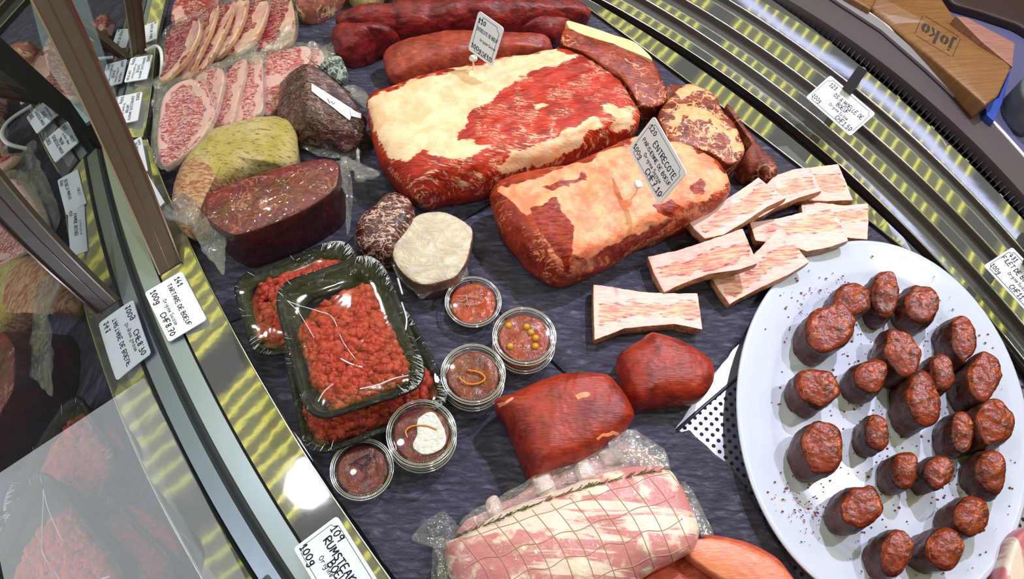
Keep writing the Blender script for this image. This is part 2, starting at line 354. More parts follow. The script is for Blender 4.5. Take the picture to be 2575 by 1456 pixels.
def strokes(txt, h, wid=.09, jit=.03, track=.24):
    """flat ribbon quads (list of polygons) in local x,y; origin at the text's lower left"""
    polys = []; x = 0; rr = random.Random(hash(txt) % 1000 if False else len(txt)*7+ord(txt[0]))
    for ch in txt:
        if ch == ' ': x += .42; continue
        mx = 0
        for st in GL[ch].split('|'):
            P = np.array([[float(a) for a in q.split(',')] for q in st.split()]); P = P+np.array([[rr.uniform(-jit, jit), rr.uniform(-jit, jit)] for _ in P])
            if len(P) > 2: P = resample(P, len(P)*4, False, True)
            mx = max(mx, P[:, 0].max()); P[:, 0] += x
            for a, b in zip(P[:-1], P[1:]):
                d = b-a; L = np.hypot(*d)
                if L < 1e-6: continue
                d /= L; nn = np.array([-d[1], d[0]])*wid/2; e = d*wid*.3
                polys.append(np.array([a-e-nn, b+e-nn, b+e+nn, a-e+nn])*h)
        x += mx+track
    return polys, max(0, x-track)*h
def price_tag(TL, TR, BR, BL, z4, lines, label, border=True, group=None, thick=.0012, extra=None, parent_name='price_tag', halign=True):
    """z4: heights of the four corners; lines: (text, u, v, height fraction, ink width)"""
    Q = UN([TL, TR, BR, BL], np.array(z4, float)); o = Q.mean(0); base = o.copy(); base[2] = min(z4)
    th = thing(parent_name, base, label, 'price tag', group)
    ex = ((Q[1]-Q[0])+(Q[2]-Q[3]))/2; ey = ((Q[0]-Q[3])+(Q[1]-Q[2]))/2; Wd = np.linalg.norm(ex); ex /= Wd
    nrm = np.cross(ex, ey); nrm /= np.linalg.norm(nrm); ey2 = np.cross(nrm, ex); Hg = abs(ey@ey2)
    if nrm[2] < 0: nrm = -nrm
    def W(p, lift=0): p = np.asarray(p); return o+np.outer(p[:, 0], ex)+np.outer(p[:, 1], ey2)+nrm*lift
    r = Hg*.07; pts = []
    for sx, sy, a0 in ((1, 1, 0), (-1, 1, 90), (-1, -1, 180), (1, -1, 270)):
        for k in range(5):
            a = math.radians(a0+k*22.5); pts.append((sx*(Wd/2-r)+r*math.cos(a), sy*(Hg/2-r)+r*math.sin(a)))
    pts = np.array(pts); k = len(pts); V = np.vstack([W(pts, 0), W(pts, -thick)])
    mk('card', V, [tuple(range(k)), tuple(reversed(range(k, 2*k)))]+[(k+i, k+(i+1) % k, (i+1) % k, i) for i in range(k)], CARD, th, False)
    V = []; Fc = []
    for tx, u, v, hf, iw in lines:
        pl, wd = strokes(tx, Hg*hf, iw)
        fit = min(1., (.93-u)*Wd/max(wd, 1e-6)); ox = -Wd/2+u*Wd; oy = Hg/2-v*Hg
        for q in pl:
            b = len(V); V += W(q*np.array([fit, max(fit, .75)])+np.array([ox, oy]), .0003).tolist(); Fc.append((b, b+1, b+2, b+3))
    if V: mk('lettering', V, Fc, INK, th, False)
    if border:
        V = []; Fc = []; m = Hg*.075; c = Hg*.10; P = []
        for sx, sy, a0 in ((1, 1, 270), (-1, 1, 0), (-1, -1, 90), (1, -1, 180)):
            for kk in range(6):
                a = math.radians(a0-kk*18); P.append((sx*(Wd/2-m)+c*math.cos(a), sy*(Hg/2-m)+c*math.sin(a)))
        P = np.array(P)
        for i in range(len(P)):
            a, b2 = P[i], P[(i+1) % len(P)]; d = b2-a; L = np.hypot(*d)
            if L < 1e-6: continue
            nn = np.array([-d[1], d[0]])/L*.0003; b = len(V); V += W(np.array([a-nn, b2-nn, b2+nn, a+nn]), .0002).tolist(); Fc.append((b, b+1, b+2, b+3))
        mk('border', V, Fc, LINEM, th, False)
    return th, W, (Wd, Hg, nrm, ex, ey2, o)
# ------------------------------------------------------------------ ceiling lamps with yellow light bars (seen mirrored in the steel)
OLIVE = emis('lamp_diffuser', (.46, .46, .20), .50); YEL = emis('yellow_light_bar', (.95, .93, .12), 2.9)
wd_ = np.array([.573, .819]); qd_ = np.array([.819, -.573]); ZL = 1.36
def led_panel(q0, w0, w1, nb=8, pitch=.047):
    c = qd_*(q0+nb*pitch/2)+wd_*(w0+w1)/2
    t = thing('ceiling_lamp', (c[0], c[1], ZL), 'long ceiling lamp with yellow light bars above the counter', 'lamp', 'ceiling lamps over the counter')
    def quad(qa, qb, wa, wb, z, V, Fc):
        b = len(V); V += [(*(qd_*q+wd_*ww), zz) for zz in (z, z+.004) for q, ww in ((qa, wa), (qb, wa), (qb, wb), (qa, wb))]
        Fc += [tuple(b+i for i in f) for f in ((0, 3, 2, 1), (4, 5, 6, 7), (0, 1, 5, 4), (1, 2, 6, 5), (2, 3, 7, 6), (3, 0, 4, 7))]
    V, Fc = [], []; quad(q0-pitch*.5, q0+pitch*(nb-.5), w0, w1, ZL, V, Fc); mk('diffuser', V, Fc, OLIVE, t, False)
    V, Fc = [], []
    for i in range(nb): quad(q0+i*pitch-.0025, q0+i*pitch+.0025, w0, w1, ZL-.008, V, Fc)
    mk('light_bar', V, Fc, YEL, t, False)
q = -2.6
k = 0
while q < 2.2:
    nb = (8, 11, 7, 9)[k % 4]; led_panel(q, -.35, 3.3, nb); q += nb*.047+(.10, .15, .12)[k % 3]; k += 1
def refl_at(p, z, zl):
    P = UN([p], z)[0]; k_ = (zl-z)/(HC-z); return np.array([P[0]*(1+k_), P[1]*(1+k_), zl])
tp = resample(np.array([refl_at(p, .038, 1.31) for p in ((1850, -20), (1950, 58), (2060, 135), (2170, 208), (2290, 310), (2400, 425), (2500, 535), (2600, 650))]), 60, False)
Vt, Ft = tube(tp, .013, 8); tag(mk('streak_tube', Vt, Ft, emis('violet_white', (.55, .6, 1.), 2.2)), 'unseen glowing tube, curved to put a bluish streak on the top step', 'lamp')  # glowing tube added to lay the bluish streak along the topmost tread
# ------------------------------------------------------------------ the stepped steel stairs on the right
def ext(P, n0=3, n1=3, d=.25):
    P = np.asarray(P, float); a = P[0]+(P[0]-P[1])/np.linalg.norm(P[0]-P[1])*d; b = P[-1]+(P[-1]-P[-2])/np.linalg.norm(P[-1]-P[-2])*d
    return np.vstack([a, P, b])
def circ(px, z):
    W = UN(px, z); x, y = W[:, 0], W[:, 1]; A = np.stack([2*x, 2*y, np.ones(len(x))], 1); s = np.linalg.lstsq(A, x*x+y*y, rcond=None)[0]
    return s[:2], math.sqrt(s[2]+s[0]**2+s[1]**2)
RC = np.array([-1.05, -.60])       # shared centre of the curved steps, radii are measured from it
def arc(px, z, deg=2, n=90, a0=-2, a1=74):
    """radius as a smooth function of the angle round RC"""
    W = UN(px, z)[:, :2]-RC; th = np.arctan2(W[:, 1], W[:, 0]); r = np.hypot(*W.T); co_ = np.polyfit(th, r, deg)
    t = np.linspace(math.radians(a0), math.radians(a1), n); tc = np.clip(t, th.min()-.12, th.max()+.12); rr = np.polyval(co_, tc)
    return np.stack([RC[0]+rr*np.cos(t), RC[1]+rr*np.sin(t), np.full(n, z)], 1)
LED1 = [(1468, 7), (1513, 48), (1588, 96), (1643, 144), (1740, 213), (1815, 275), (1884, 316), (1935, 350), (1997, 398), (2183, 556), (2236, 597)]
b1 = [(1512, 10), (1594, 66), (1687, 128), (1780, 187), (1862, 245), (1930, 295), (2150, 475), (2181, 509), (2314, 642)]
b2 = [(1526, 2), (1594, 43), (1697, 111), (1790, 167), (1883, 229), (1949, 280), (2150, 455), (2246, 534), (2360, 648), (2570, 905)]
b3 = [(1607, 0), (1718, 76), (1810, 132), (1903, 198), (1950, 233), (2150, 402), (2243, 478), (2323, 555), (2410, 650), (2575, 850)]
b5 = [(1703, 2), (1800, 64), (1903, 132), (1950, 165), (2150, 320), (2212, 373), (2298, 447), (2397, 549), (2484, 645)]
b7 = [(1810, 0), (1950, 91), (2199, 282), (2280, 345), (2366, 429), (2459, 525), (2536, 611)]
b9 = [(1944, 0), (2155, 168), (2252, 234), (2297, 277), (2366, 339), (2459, 435), (2575, 555)]
b11 = [(1988, 0), (2155, 120), (2283, 200), (2300, 226), (2397, 302), (2575, 494)]
b12 = [(2126, -5), (2215, 52), (2300, 126), (2452, 262), (2575, 393)]
Z1, Z2, Z3, Z4, Z5 = .004, .008, .018, .029, .038
def step_band(name, inner, outer, zi, zo, label, mat, nose=True):
    t = thing(name, ((inner[45]+outer[45])/2-np.array([0, 0, .01])), label, 'display step', 'curved steel display steps')
    A = inner.copy(); A[:, 2] = zi; B = outer.copy(); B[:, 2] = zo
    strip('tread', A, B, mat, t, .0015, False)
    # riser below the inner edge
    V = np.vstack([A, A-np.array([0, 0, .013])]); D = A[:, :2]-RC; D = D/np.hypot(*D.T)[:, None]*.0015; A2 = A.copy(); A2[:, :2] += D
    V = np.vstack([A, A-np.array([0, 0, .013]), A2, A2-np.array([0, 0, .013])]); k = len(A); Fc = []
    for i in range(k-1): Fc += [(i, k+i, k+i+1, i+1), (2*k+i+1, 3*k+i+1, 3*k+i, 2*k+i)]
    mk('riser', V, Fc, STEEL_REFL, t, True)
    if nose:
        Vt, Ft = tube(A+np.array([0, 0, .0002]), .0013, 6); mk('nosing', Vt, Ft, EDGE, t, True)
    return t
a0_ = arc(LED1, Z1); a1_ = arc(b1, Z1); a2_ = arc(b2, Z2); a3 = arc(b3, Z2); a5 = arc(b5, Z3); a7 = arc(b7, Z4); a9 = arc(b9, Z5); a11 = arc(b11, .05); a12 = arc(b12, .052)
step_band('display_step', a0_, a1_, Z1, Z1-.0008, 'lowest curved steel step beside the slate slabs', STEEL, True)
step_band('display_step', a2_, a3, Z2, Z2-.0012, 'curved steel step just above the black slot', STEEL)
st3 = a3.copy(); st4 = a5.copy(); st5 = a7.copy()
step_band('display_step', st3, a5, Z3, Z3-.0004, 'third curved steel step counted up from the slates', STEEL)
step_band('display_step', st4, a7, Z4, Z4+.0006, 'fourth curved steel step counted up from the slates', STEEL)
step_band('display_step', st5, a9, Z5, Z5, 'topmost curved steel step, next to the black air grille', STEEL)
# black slot between first and second step
g0 = a1_.copy(); g0[:, 2] = -.006; g1 = a2_.copy(); g1[:, 2] = -.006
tag(strip('slot_channel', g0, g1, GAPM, None, .002), 'black air slot between the two lowest curved steel steps', 'air slot')
# air grille
gr = thing('air_grille', a9[45]-np.array([0, 0, .01]), 'black curved air grille with fine fins behind the steps', 'air grille')
g0 = a9.copy(); g0[:, 2] = Z5-.012; g1 = a11.copy(); g1[:, 2] = Z5-.012; strip('channel', g0, g1, GAPM, gr, .004)
V, Fc = [], []
for i, s in enumerate(np.linspace(0, 89, 330)):
    j = int(min(88, s)); f = s-j; p = a9[j]*(1-f)+a9[j+1]*f; q = a11[j]*(1-f)+a11[j+1]*f; tn = (a9[j+1]-a9[j])/np.linalg.norm(a9[j+1]-a9[j])*.0006
    p = p+(q-p)*.42; q = p+(q-p)*.9
    b = len(V); up = .040
    V += [tuple(np.r_[(p-tn)[:2], .028]), tuple(np.r_[(p+tn)[:2], .028]), tuple(np.r_[(q+tn)[:2], up]), tuple(np.r_[(q-tn)[:2], up]), tuple(np.r_[(p-tn)[:2], .026]), tuple(np.r_[(p+tn)[:2], .026]), tuple(np.r_[(q+tn)[:2], .026]), tuple(np.r_[(q-tn)[:2], .026])]
    Fc += [tuple(b+k for k in f_) for f_ in ((0, 1, 2, 3), (0, 4, 5, 1), (1, 5, 6, 2), (2, 6, 7, 3), (3, 7, 4, 0))]
mk('fins', V, Fc, simple('fin_black', (.03, .03, .035), .3), gr, False)
V, Fc = [], []
for s in range(4, 88, 2):
    p = a9[s]*.80+a11[s]*.20; p[2] = .036; tn = (a9[s+1]-a9[s])/np.linalg.norm(a9[s+1]-a9[s])*.003; rd = np.r_[(p[:2]-RC)/np.hypot(*(p[:2]-RC)), 0]*.0012
    b = len(V); V += [tuple(p-tn-rd), tuple(p+tn-rd), tuple(p+tn+rd), tuple(p-tn+rd)]+[tuple(x-np.array([0, 0, .006])) for x in (p-tn-rd, p+tn-rd, p+tn+rd, p-tn+rd)]
    Fc += [tuple(b+k for k in f_) for f_ in ((0, 1, 2, 3), (0, 4, 5, 1), (1, 5, 6, 2), (2, 6, 7, 3), (3, 7, 4, 0))]
mk('clips', V, Fc, simple('clip_grey', (.22, .22, .18), .4), gr, False)
f0 = a9*.86+a11*.14; f0[:, 2] = .034; f1 = a9*.70+a11*.30; f1[:, 2] = .034
strip('frame', f0, f1, simple('frame_dark', (.03, .028, .03), .35), gr, .006)
# grey rim and pale ledge
RIM = simple('rim_mauve', (.085, .066, .075), .32, 0., .5)
r0 = a11.copy(); r0[:, 2] = .050; r1 = a12.copy(); r1[:, 2] = .052
tag(strip('case_rim', r0, r1, RIM, None, .02), 'wide mauve grey rim running behind the air grille', 'rim')
Vt, Ft = tube(r1+np.array([0, 0, .0005]), .0022, 6); tag(mk('edge_strip', Vt, Ft, simple('white_edge', (.85, .85, .95), .3), None), 'thin white edge strip along the outside of the grey rim', 'edge strip')
LT = UN([(2080, -10), (2215, 78), (2330, 178), (2442, 283), (2452, 272), (2342, 168), (2215, 55), (2120, -8)], .055)
tag(prism('label_rail', LT[:, :2], .053, .057, simple('rail_grey', (.24, .22, .24), .4)), 'pale grey label rail on the rim beside the wooden block', 'rail')
# shop worktop behind the case, dark shelf and knife block
sp = []
for p in r1[::4]: sp.append(p[:2]+np.array([.004, .004]))
sp = np.array(sp); out = sp+np.array([.9, .9]); WT = np.vstack([sp, out[::-1]])
tag(prism('worktop', WT, .02, .046, simple('worktop_violet', (.10, .10, .22), .45, bump=.2, bsc=60)), 'violet grey worktop behind the curved rim', 'worktop')
# ------------------------------------------------------------------ pans, slates
SL = [((430, -330), (900, -380), (1230, -240), (1470, -20), (1560, 70), (1760, 226), (2010, 408), (2120, 500), (1900, 560), (1700, 540), (1560, 440), (1420, 462), (1240, 505), (1165, 548), (1060, 590), (880, 700), (560, 812), (470, 600), (400, 440), (385, 380), (372, 340), (392, 223), (404, 113)),
      ((1243, 507), (1420, 466), (1560, 446), (1700, 546), (1900, 566), (2122, 506), (2240, 600), (2300, 680), (2080, 760), (1905, 800), (1780, 958), (1700, 1078), (1640, 1040), (1520, 1000), (1420, 932), (1262, 785), (1172, 690), (1168, 552)),
      ((560, 816), (880, 704), (1060, 594), (1163, 552), (1168, 694), (1258, 790), (1416, 938), (1516, 1006), (1690, 1036), (1704, 1086), (1640, 1170), (1500, 1330), (1250, 1480), (1040, 1500), (980, 1436), (800, 1180), (660, 960)),
      ((1656, 1132), (1700, 1086), (1735, 1080), (1850, 1180), (1935, 1320), (2030, 1480), (2080, 1600), (1100, 1600), (1040, 1510), (1250, 1488), (1500, 1340))]
lab = ['dark slate slab at the back under the large roast and bagged steaks', 'dark slate slab under the pale pink roast and marrow bones', 'dark slate slab under the sauce pots and mince trays', 'dark slate slab between the netted roast and the platter']
for pts, l in zip(SL, lab):
    P = resample(np.array(pts, float), 260, True, False); W = UN(P, 0.)
    for i in range(len(W)):
        j = noise.noise(Vector((W[i, 0]*60, W[i, 1]*60, 3)))*.0022; c = W.mean(0); dd = (W[i]-c)/np.linalg.norm(W[i]-c); W[i] += dd*j
    c = W.mean(0); B = []; rr = []
    for s, z in ((1-.010/.2, 0.), (1-.005/.2, -.0006), (1., -.0028), (1., -.008)):
        q = c+(W-c)*s; q[:, 2] = z; rr.append(q)
    V, Fc, rid = rings_to_mesh(rr, True, True)
    # flat top as ngon instead of a fan
    n = len(W); Fc = [f for f, r_ in zip(Fc, rid) if r_ not in (-1, 4)]+[tuple(range(n)), tuple(reversed(range(3*n, 4*n)))]
    V = V[:4*n]
    if (0.5*np.sum(W[:, 0]*np.roll(W[:, 1], -1)-np.roll(W[:, 0], -1)*W[:, 1])) < 0: Fc = [f[::-1] for f in Fc]
    tag(mk('slate_slab', V, Fc, SLATE, None, False), l, 'slate slab', 'slate slabs lining the counter')
W = UN([(1560, 700), (2450, 560), (2800, 900), (2800, 1700), (1500, 1700)], -.0095); 
tag(prism('perforated_pan', UN([(1868, 938), (2450, 560), (2900, 900), (2800, 1800), (1300, 1800), (1655, 1122)], -.010)[:, :2], -.013, -.010, PERF), 'perforated steel tray bottom showing between slate and platter', 'steel tray')
tag(prism('steel_pan', UN([(1660, 1117), (1873, 932), (2440, 556), (1900, 300), (1300, 300), (560, 810), (600, 900), (1040, 1510)], -.010)[:, :2], -.013, -.010, PAN), 'plain brushed steel tray bottom under the marrow bones', 'steel tray')
Vt, Ft = tube(UN([(1655, 1125), (1760, 1030), (1870, 936), (1990, 850)], -.009), .002, 6)
tag(mk('tray_divider', Vt, Ft, simple('divider_dark', (.03, .03, .06), .4)), 'thin dark divider ridge between the two steel trays', 'divider')
tag(prism('case_floor', [(-1.2, -.6), (2.2, -.6), (2.2, 2.4), (-1.2, 2.4)], -.20, -.17, simple('case_floor_black', (.008, .008, .012), .7)), kind='structure').name = 'floor'
# ------------------------------------------------------------------ front ledge, slot, glass
RA = [(458, -330), (425, -60), (415.6, 0), (391.6, 113), (381, 223), (362, 345)]; RB = [(366, 352), (378, 378), (426, 495), (446, 551), (515, 675), (550, 772), (608, 878), (700, 1041), (752, 1109), (858, 1280), (982, 1454), (1110, 1640)]
SA = [(432, -330), (385, -60), (372, 0), (345, 80), (318, 165), (262, 345)]; SB = [(243, 360), (247, 400), (306, 634), (409, 900), (470, 1045), (573, 1213), (700, 1427), (830, 1640)]
ZG = .012
def pl(px, z, n=60):
    return resample(UN(px, z), n, False, True)
RAw, RBw = pl(RA, ZG, 30), pl(RB, ZG, 90); SAw, SBw = pl(SA, ZG, 30), pl(SB, ZG, 90)
def smooth_poly(W, deg=3):
    s = np.r_[0, np.cumsum(np.linalg.norm(np.diff(W[:, :2], axis=0), axis=1))]; s /= s[-1]
    return np.stack([np.polyval(np.polyfit(s, W[:, k], deg), s) for k in range(2)]+[W[:, 2]], 1)
SBw = smooth_poly(SBw, 2); SAw = smooth_poly(SAw, 1); RBw = smooth_poly(RBw, 3)
for (Rw, Sw, l) in ((RBw, SBw, 'near'), (RAw, SAw, 'far')):
    M1 = Rw*.40+Sw*.60; M2 = Rw*.36+Sw*.64; M3 = Rw*.10+Sw*.90
    t = thing('front_ledge', (Rw[len(Rw)//2]+M1[len(M1)//2])/2-np.array([0, 0, .01]), 'shiny steel front ledge of the %s glass pane, carrying price cards' % l, 'ledge', 'front ledges')
    A = Rw.copy(); B = M1.copy(); B[:, 2] -= .0005; strip('tread', A, B, STEEL_W, t, .011, False)
    Vt, Ft = tube(Rw+np.array([0, 0, .0003]), .0012, 6); mk('bright_edge', Vt, Ft, EDGE, t)
    A = M2.copy(); A[:, 2] = .008; B = M3.copy(); B[:, 2] = .007
    tag(strip('front_strip', A, B, STEEL_B, None, .006, False), 'flat bluish steel strip in front of the %s glass pane' % l, 'steel strip', 'front strips')
    A = M1.copy(); A[:, 2] = .001; B = M2.copy(); B[:, 2] = .001; tag(strip('ledge_gap', A, B, GAPM, None, .002), 'narrow black joint between ledge and strip by the %s pane' % l, 'joint')
    A = M3.copy(); A[:, 2] = .0005; B = Sw+(Sw-M3)*.6; B[:, 2] = .0005; tag(strip('glass_slot', A, B, simple('slot_rubber', (.02, .025, .025), .5), None, .003), 'dark rubber slot holding the %s glass pane' % l, 'glass slot')
def glassmat():
    t = NT('front_glass'); tr = t.n('BsdfTransparent', {'Color': (.92, .96, .98)}); gl = t.n('BsdfGlossy', {'Color': (.80, .84, .88), 'Roughness': 0.0})
    m = t.n('MixShader', {0: .56, 1: tr.outputs[0], 2: gl.outputs[0]}); t.t.links.new(m.outputs[0], t.out.inputs[0]); return t.m
GLASS = glassmat(); HG = .40; LEAN = 16.
def pane(Sw, l, n0=0):
    D = np.gradient(Sw[:, :2], axis=0); Nn = np.stack([-D[:, 1], D[:, 0]], 1); Nn /= np.hypot(*Nn.T)[:, None]
    if (Nn[len(Nn)//2]@(np.array([0, .5])-Sw[len(Sw)//2, :2])) > 0: Nn = -Nn
    Sw = Sw.copy(); Sw[:, :2] -= Nn*.004; ln = math.tan(math.radians(LEAN))
    A = Sw.copy(); A[:, 2] = -.01; A[:, :2] -= Nn*.01*ln; k = len(A); V = [A]; A1 = Sw.copy(); A1[:, 2] = HG; A1[:, :2] += Nn*HG*ln; V.append(A1)
    V = np.vstack(V); Fc = [(i, i+1, k+i+1, k+i) for i in range(k-1)]
    o = mk('window_%d' % l, V, Fc, GLASS, None, True); o['kind'] = 'structure'; return o
pane(SBw, 1); pane(SAw, 2)
# pale board on the customer side, seen through the glass
tag(prism('customer_board', UN([(-40, 1215), (362, 950), (640, 1500), (700, 1700), (60, 1700)], -.06)[:, :2], -.066, -.06, simple('pale_board', (.80, .80, .86), .5)), 'pale grey board lying outside the near glass pane', 'board')
tag(prism('customer_board', UN([(60, -60), (200, -60), (300, 260), (215, 310), (120, 170)], -.06)[:, :2], -.066, -.06, simple('mint_board', (.30, .42, .46), .5)), 'bluish board lying outside the far glass pane', 'board')
# leaning brown posts standing on the ledge
POSTM = simple('brown_post', (.060, .040, .026), .38, 0., .4)
POSTE = simple('post_edge', (.10, .028, .022), .2, .1)
def post(base, top, zt, label, edge_px):
    """base: left,right px on the ledge; top: left,right px at height zt"""
    b = UN(base, ZG+.001); t_ = UN(top, zt); t = thing('glass_post', b.mean(0), label, 'post', 'brown posts on the front ledge')
    def bar(fa, fb, lift, mat, nm):
        n = 14; rows = []
        for i in range(n+1):
            s = i/n; a = b[0]*(1-s)+t_[0]*s; c = b[1]*(1-s)+t_[1]*s; bow = math.sin(math.pi*s)*.010
            L = a+(c-a)*fa; Rr = a+(c-a)*fb; nn = np.cross(c-a, t_[0]-b[0]); nn = nn/np.linalg.norm(nn); nn = nn if nn[2] > 0 else -nn
            o_ = np.array([bow*.5, bow*.2, 0]); rows.append([L+nn*lift+o_, Rr+nn*lift+o_, Rr-nn*.006+o_, L-nn*.006+o_])
        V = np.array(rows).reshape(-1, 3); Fc = [(0, 1, 2, 3), (4*n+3, 4*n+2, 4*n+1, 4*n)]
        for i in range(n):
            for j in range(4): Fc.append((4*i+j, 4*i+4+j, 4*i+4+(j+1) % 4, 4*i+(j+1) % 4))
        mk(nm, V, Fc, mat, t, False)
    bar(.06, .94, 0, POSTM, 'face'); bar(0, .06, .0015, simple('post_trim', (.20, .14, .08), .25, 0.), 'trim'); bar(.94, 1, .0025, POSTE, 'edge'); bar(.45, .47, .0008, POSTE, 'seam')
post([(400, 692), (457, 657)], [(-60, -260), (50, -260)], .26, 'brown leaning post in front of the tartare price card', None)
post([(331, 143), (368, 130)], [(245, -260), (300, -260)], .21, 'brown leaning post at the far price cards', None)
Vt, Ft = tube(resample(UN([(368, 126), (392, 116), (404, 128), (407, 160), (404, 200)], [.02, .035, .04, .035, .02]), 30, False), .0022, 8)
tag(mk('cable', Vt, Ft, WHITEP), 'white cable loop beside the far brown post', 'cable')
# ------------------------------------------------------------------ meats
RED = meat('beef_red', (.36, .026, .008), (.14, .008, .004), fat=(.85, .32, .16), marb=.5, msc=22, mw=.035, gate=.62, ang=1.9, aniso=7., mott=40, coat=.35)
LOIN = meat('tenderloin', (.25, .018, .018), (.09, .006, .008), fat=(.70, .22, .20), marb=.35, msc=40, mw=.03, gate=.62, ang=.25, mott=50, bump=.8, coat=.4, fibre=.25)
LOIN2 = meat('tenderloin_light', (.38, .060, .034), (.19, .020, .013), fat=(.80, .32, .22), marb=.35, msc=40, mw=.03, gate=.62, ang=.35, mott=45, coat=.35, fibre=.3)
ROAST = meat('roast', (.52, .032, .010), (.26, .010, .005), fat=(.92, .66, .42), fat2=(.92, .50, .27), marb=.85, msc=60, mw=.05, gate=.52, ang=.5, aniso=7., mott=35, edge=.95, bump=.7, fibre=.5)
PAR = meat('roast_pink', (.40, .040, .012), (.16, .010, .005), fat=(.92, .40, .20), fat2=(.88, .22, .11), marb=.8, msc=50, mw=.06, gate=.5, ang=.6, aniso=4., mott=30, edge=.55, bump=.7)
AGED = meat('aged_beef', (.27, .042, .010), (.11, .012, .003), fat=(.86, .42, .18), marb=.95, msc=105, mw=.10, gate=.42, ang=.6, mott=60, edge=.3, bump=.5, coat=.3)
AGED2 = meat('aged_rump', (.33, .045, .014), (.15, .014, .006), fat=(.85, .40, .16), marb=.9, msc=58, mw=.045, gate=.52, ang=.6, mott=60, edge=.15, bump=.5, fat2=(.90, .72, .36))
CRUST = meat('dark_crust', (.20, .035, .018), (.07, .010, .006), fat=(.7, .35, .18), marb=.6, msc=35, gate=.5, mott=35, bump=.9)
# a lump's silhouette is given in pixels of the photograph, its heights in metres
def cut(name, sil, zr, ztop, mat, label, cat='meat', p=3., disp=((.0022, 28), (.0009, 90)), masks=None, inset=.12, group=None, n=170, nr=40, z0=.0):
    o = blob(name, sil, zr, ztop, z0, mat, None, p, inset, n, nr, 10, list(disp), masks); return tag(o, label, cat, group)
# long fillet at the back, with its folded head
cut('beef_tenderloin', [(846, 38), (900, 30), (985, 27), (1060, 8), (1200, -14), (1330, -20), (1420, -8), (1478, 22), (1481, 38), (1420, 50), (1330, 62), (1260, 78), (1180, 72), (1085, 88), (1020, 92), (960, 84), (900, 72), (852, 60)], (.022, .045), .06, LOIN, 'long dark red beef tenderloin lying along the back edge', p=2.2, disp=((.004, 20), (.0018, 60, ), (.0008, 140)))
cut('tenderloin_fold', [(838, 92), (848, 66), (905, 62), (965, 72), (1002, 98), (1000, 108), (960, 118), (925, 145), (885, 158), (862, 148), (842, 118)], (.014, .045), .056, LOIN, 'folded dark red tenderloin head at the left end of the back row', p=2., disp=((.005, 24), (.002, 60), (.001, 130)))
cut('beef_tenderloin', [(964, 140), (985, 118), (1040, 96), (1120, 82), (1200, 80), (1290, 82), (1370, 90), (1388, 112), (1384, 134), (1300, 150), (1200, 172), (1120, 195), (1040, 211), (992, 212), (972, 185)], (.015, .045), .055, LOIN2, 'lighter red beef tenderloin piece in front of the long one', p=2.2, disp=((.002, 25), (.001, 90)))
cut('tenderloin_end', [(1306, 60), (1312, 36), (1345, 35), (1425, 46), (1432, 62), (1412, 88), (1385, 108), (1340, 96), (1308, 84)], (.014, .035), .042, LOIN, 'short tenderloin end piece beside the fat-edged rump slice', p=2.2, disp=((.002, 30), (.001, 90)))
# big striploin
S5 = [(924, 254), (961, 234), (1054, 203), (1174, 172), (1281, 151), (1401, 130), (1453, 137), (1500, 162), (1547, 198), (1585, 248), (1608, 288), (1602, 316), (1558, 343), (1500, 367), (1435, 392), (1315, 436), (1212, 470), (1109, 491), (1061, 502), (1020, 483), (992, 457), (961, 422), (944, 378), (927, 300)]
FAT5 = [(920, 250), (1050, 195), (1180, 165), (1400, 122), (1460, 140), (1380, 168), (1330, 185), (1275, 215), (1230, 255), (1180, 290), (1150, 330), (1150, 352), (1240, 372), (1170, 392), (1085, 400), (1055, 378), (1010, 395), (985, 410), (960, 372), (935, 310)]
FAT5b = [(1290, 385), (1400, 345), (1500, 292), (1520, 318), (1440, 372), (1340, 420), (1250, 440)]
FAT5c = [(1515, 268), (1560, 262), (1600, 280), (1580, 322), (1545, 330), (1555, 300), (1520, 288)]; FAT5d = [(1336, 262), (1365, 256), (1385, 268), (1345, 280)]
RED5 = [(1080, 378), (1062, 380), (1000, 400), (985, 420), (1000, 436), (1060, 432), (1075, 420), (1050, 398)]
cut('striploin_roast', S5, (.035, .07), .082, ROAST, 'large striploin roast with a cream fat cap, biggest joint on the slate', p=8., disp=((.003, 16), (.0018, (22, 90, 60, .85, .5)), (.0010, (60, 240, 60, .85, .5))), n=300, nr=60,
    masks=[('fat', [FAT5, FAT5b, FAT5c, FAT5d, ([(1000, 470), (1060, 400), (1150, 390), (1250, 350), (1400, 320), (1500, 270), (1620, 250), (1640, 330), (1450, 410), (1250, 490), (1060, 520)], .40)], 26), ('red', [RED5], 16)], inset=.10)
# entrecote parisienne
S6 = [(1236, 482), (1300, 458), (1400, 432), (1500, 396), (1592, 352), (1640, 345), (1700, 358), (1760, 382), (1812, 420), (1832, 460), (1828, 492), (1780, 528), (1700, 562), (1620, 600), (1540, 650), (1480, 682), (1430, 702), (1392, 704), (1345, 672), (1300, 628), (1262, 580), (1242, 535)]
FAT6 = [(1250, 478), (1330, 452), (1480, 400), (1600, 350), (1700, 355), (1770, 385), (1830, 440), (1826, 470), (1770, 500), (1700, 530), (1620, 575), (1540, 625), (1470, 650), (1445, 640), (1435, 600), (1420, 560), (1380, 530), (1350, 520), (1320, 548), (1290, 510)]
RED6 = [(1330, 525), (1400, 508), (1440, 560), (1440, 640), (1430, 690), (1400, 640), (1345, 560)]
RED6b = [(1740, 470), (1770, 455), (1780, 475), (1750, 485)]; RED6c = [(1500, 640), (1560, 600), (1640, 570), (1700, 545), (1640, 600), (1540, 650)]
RED6d = [(1360, 470), (1470, 440), (1475, 452), (1380, 484)]; RED6e = [(1640, 530), (1690, 500), (1720, 520), (1680, 550)]
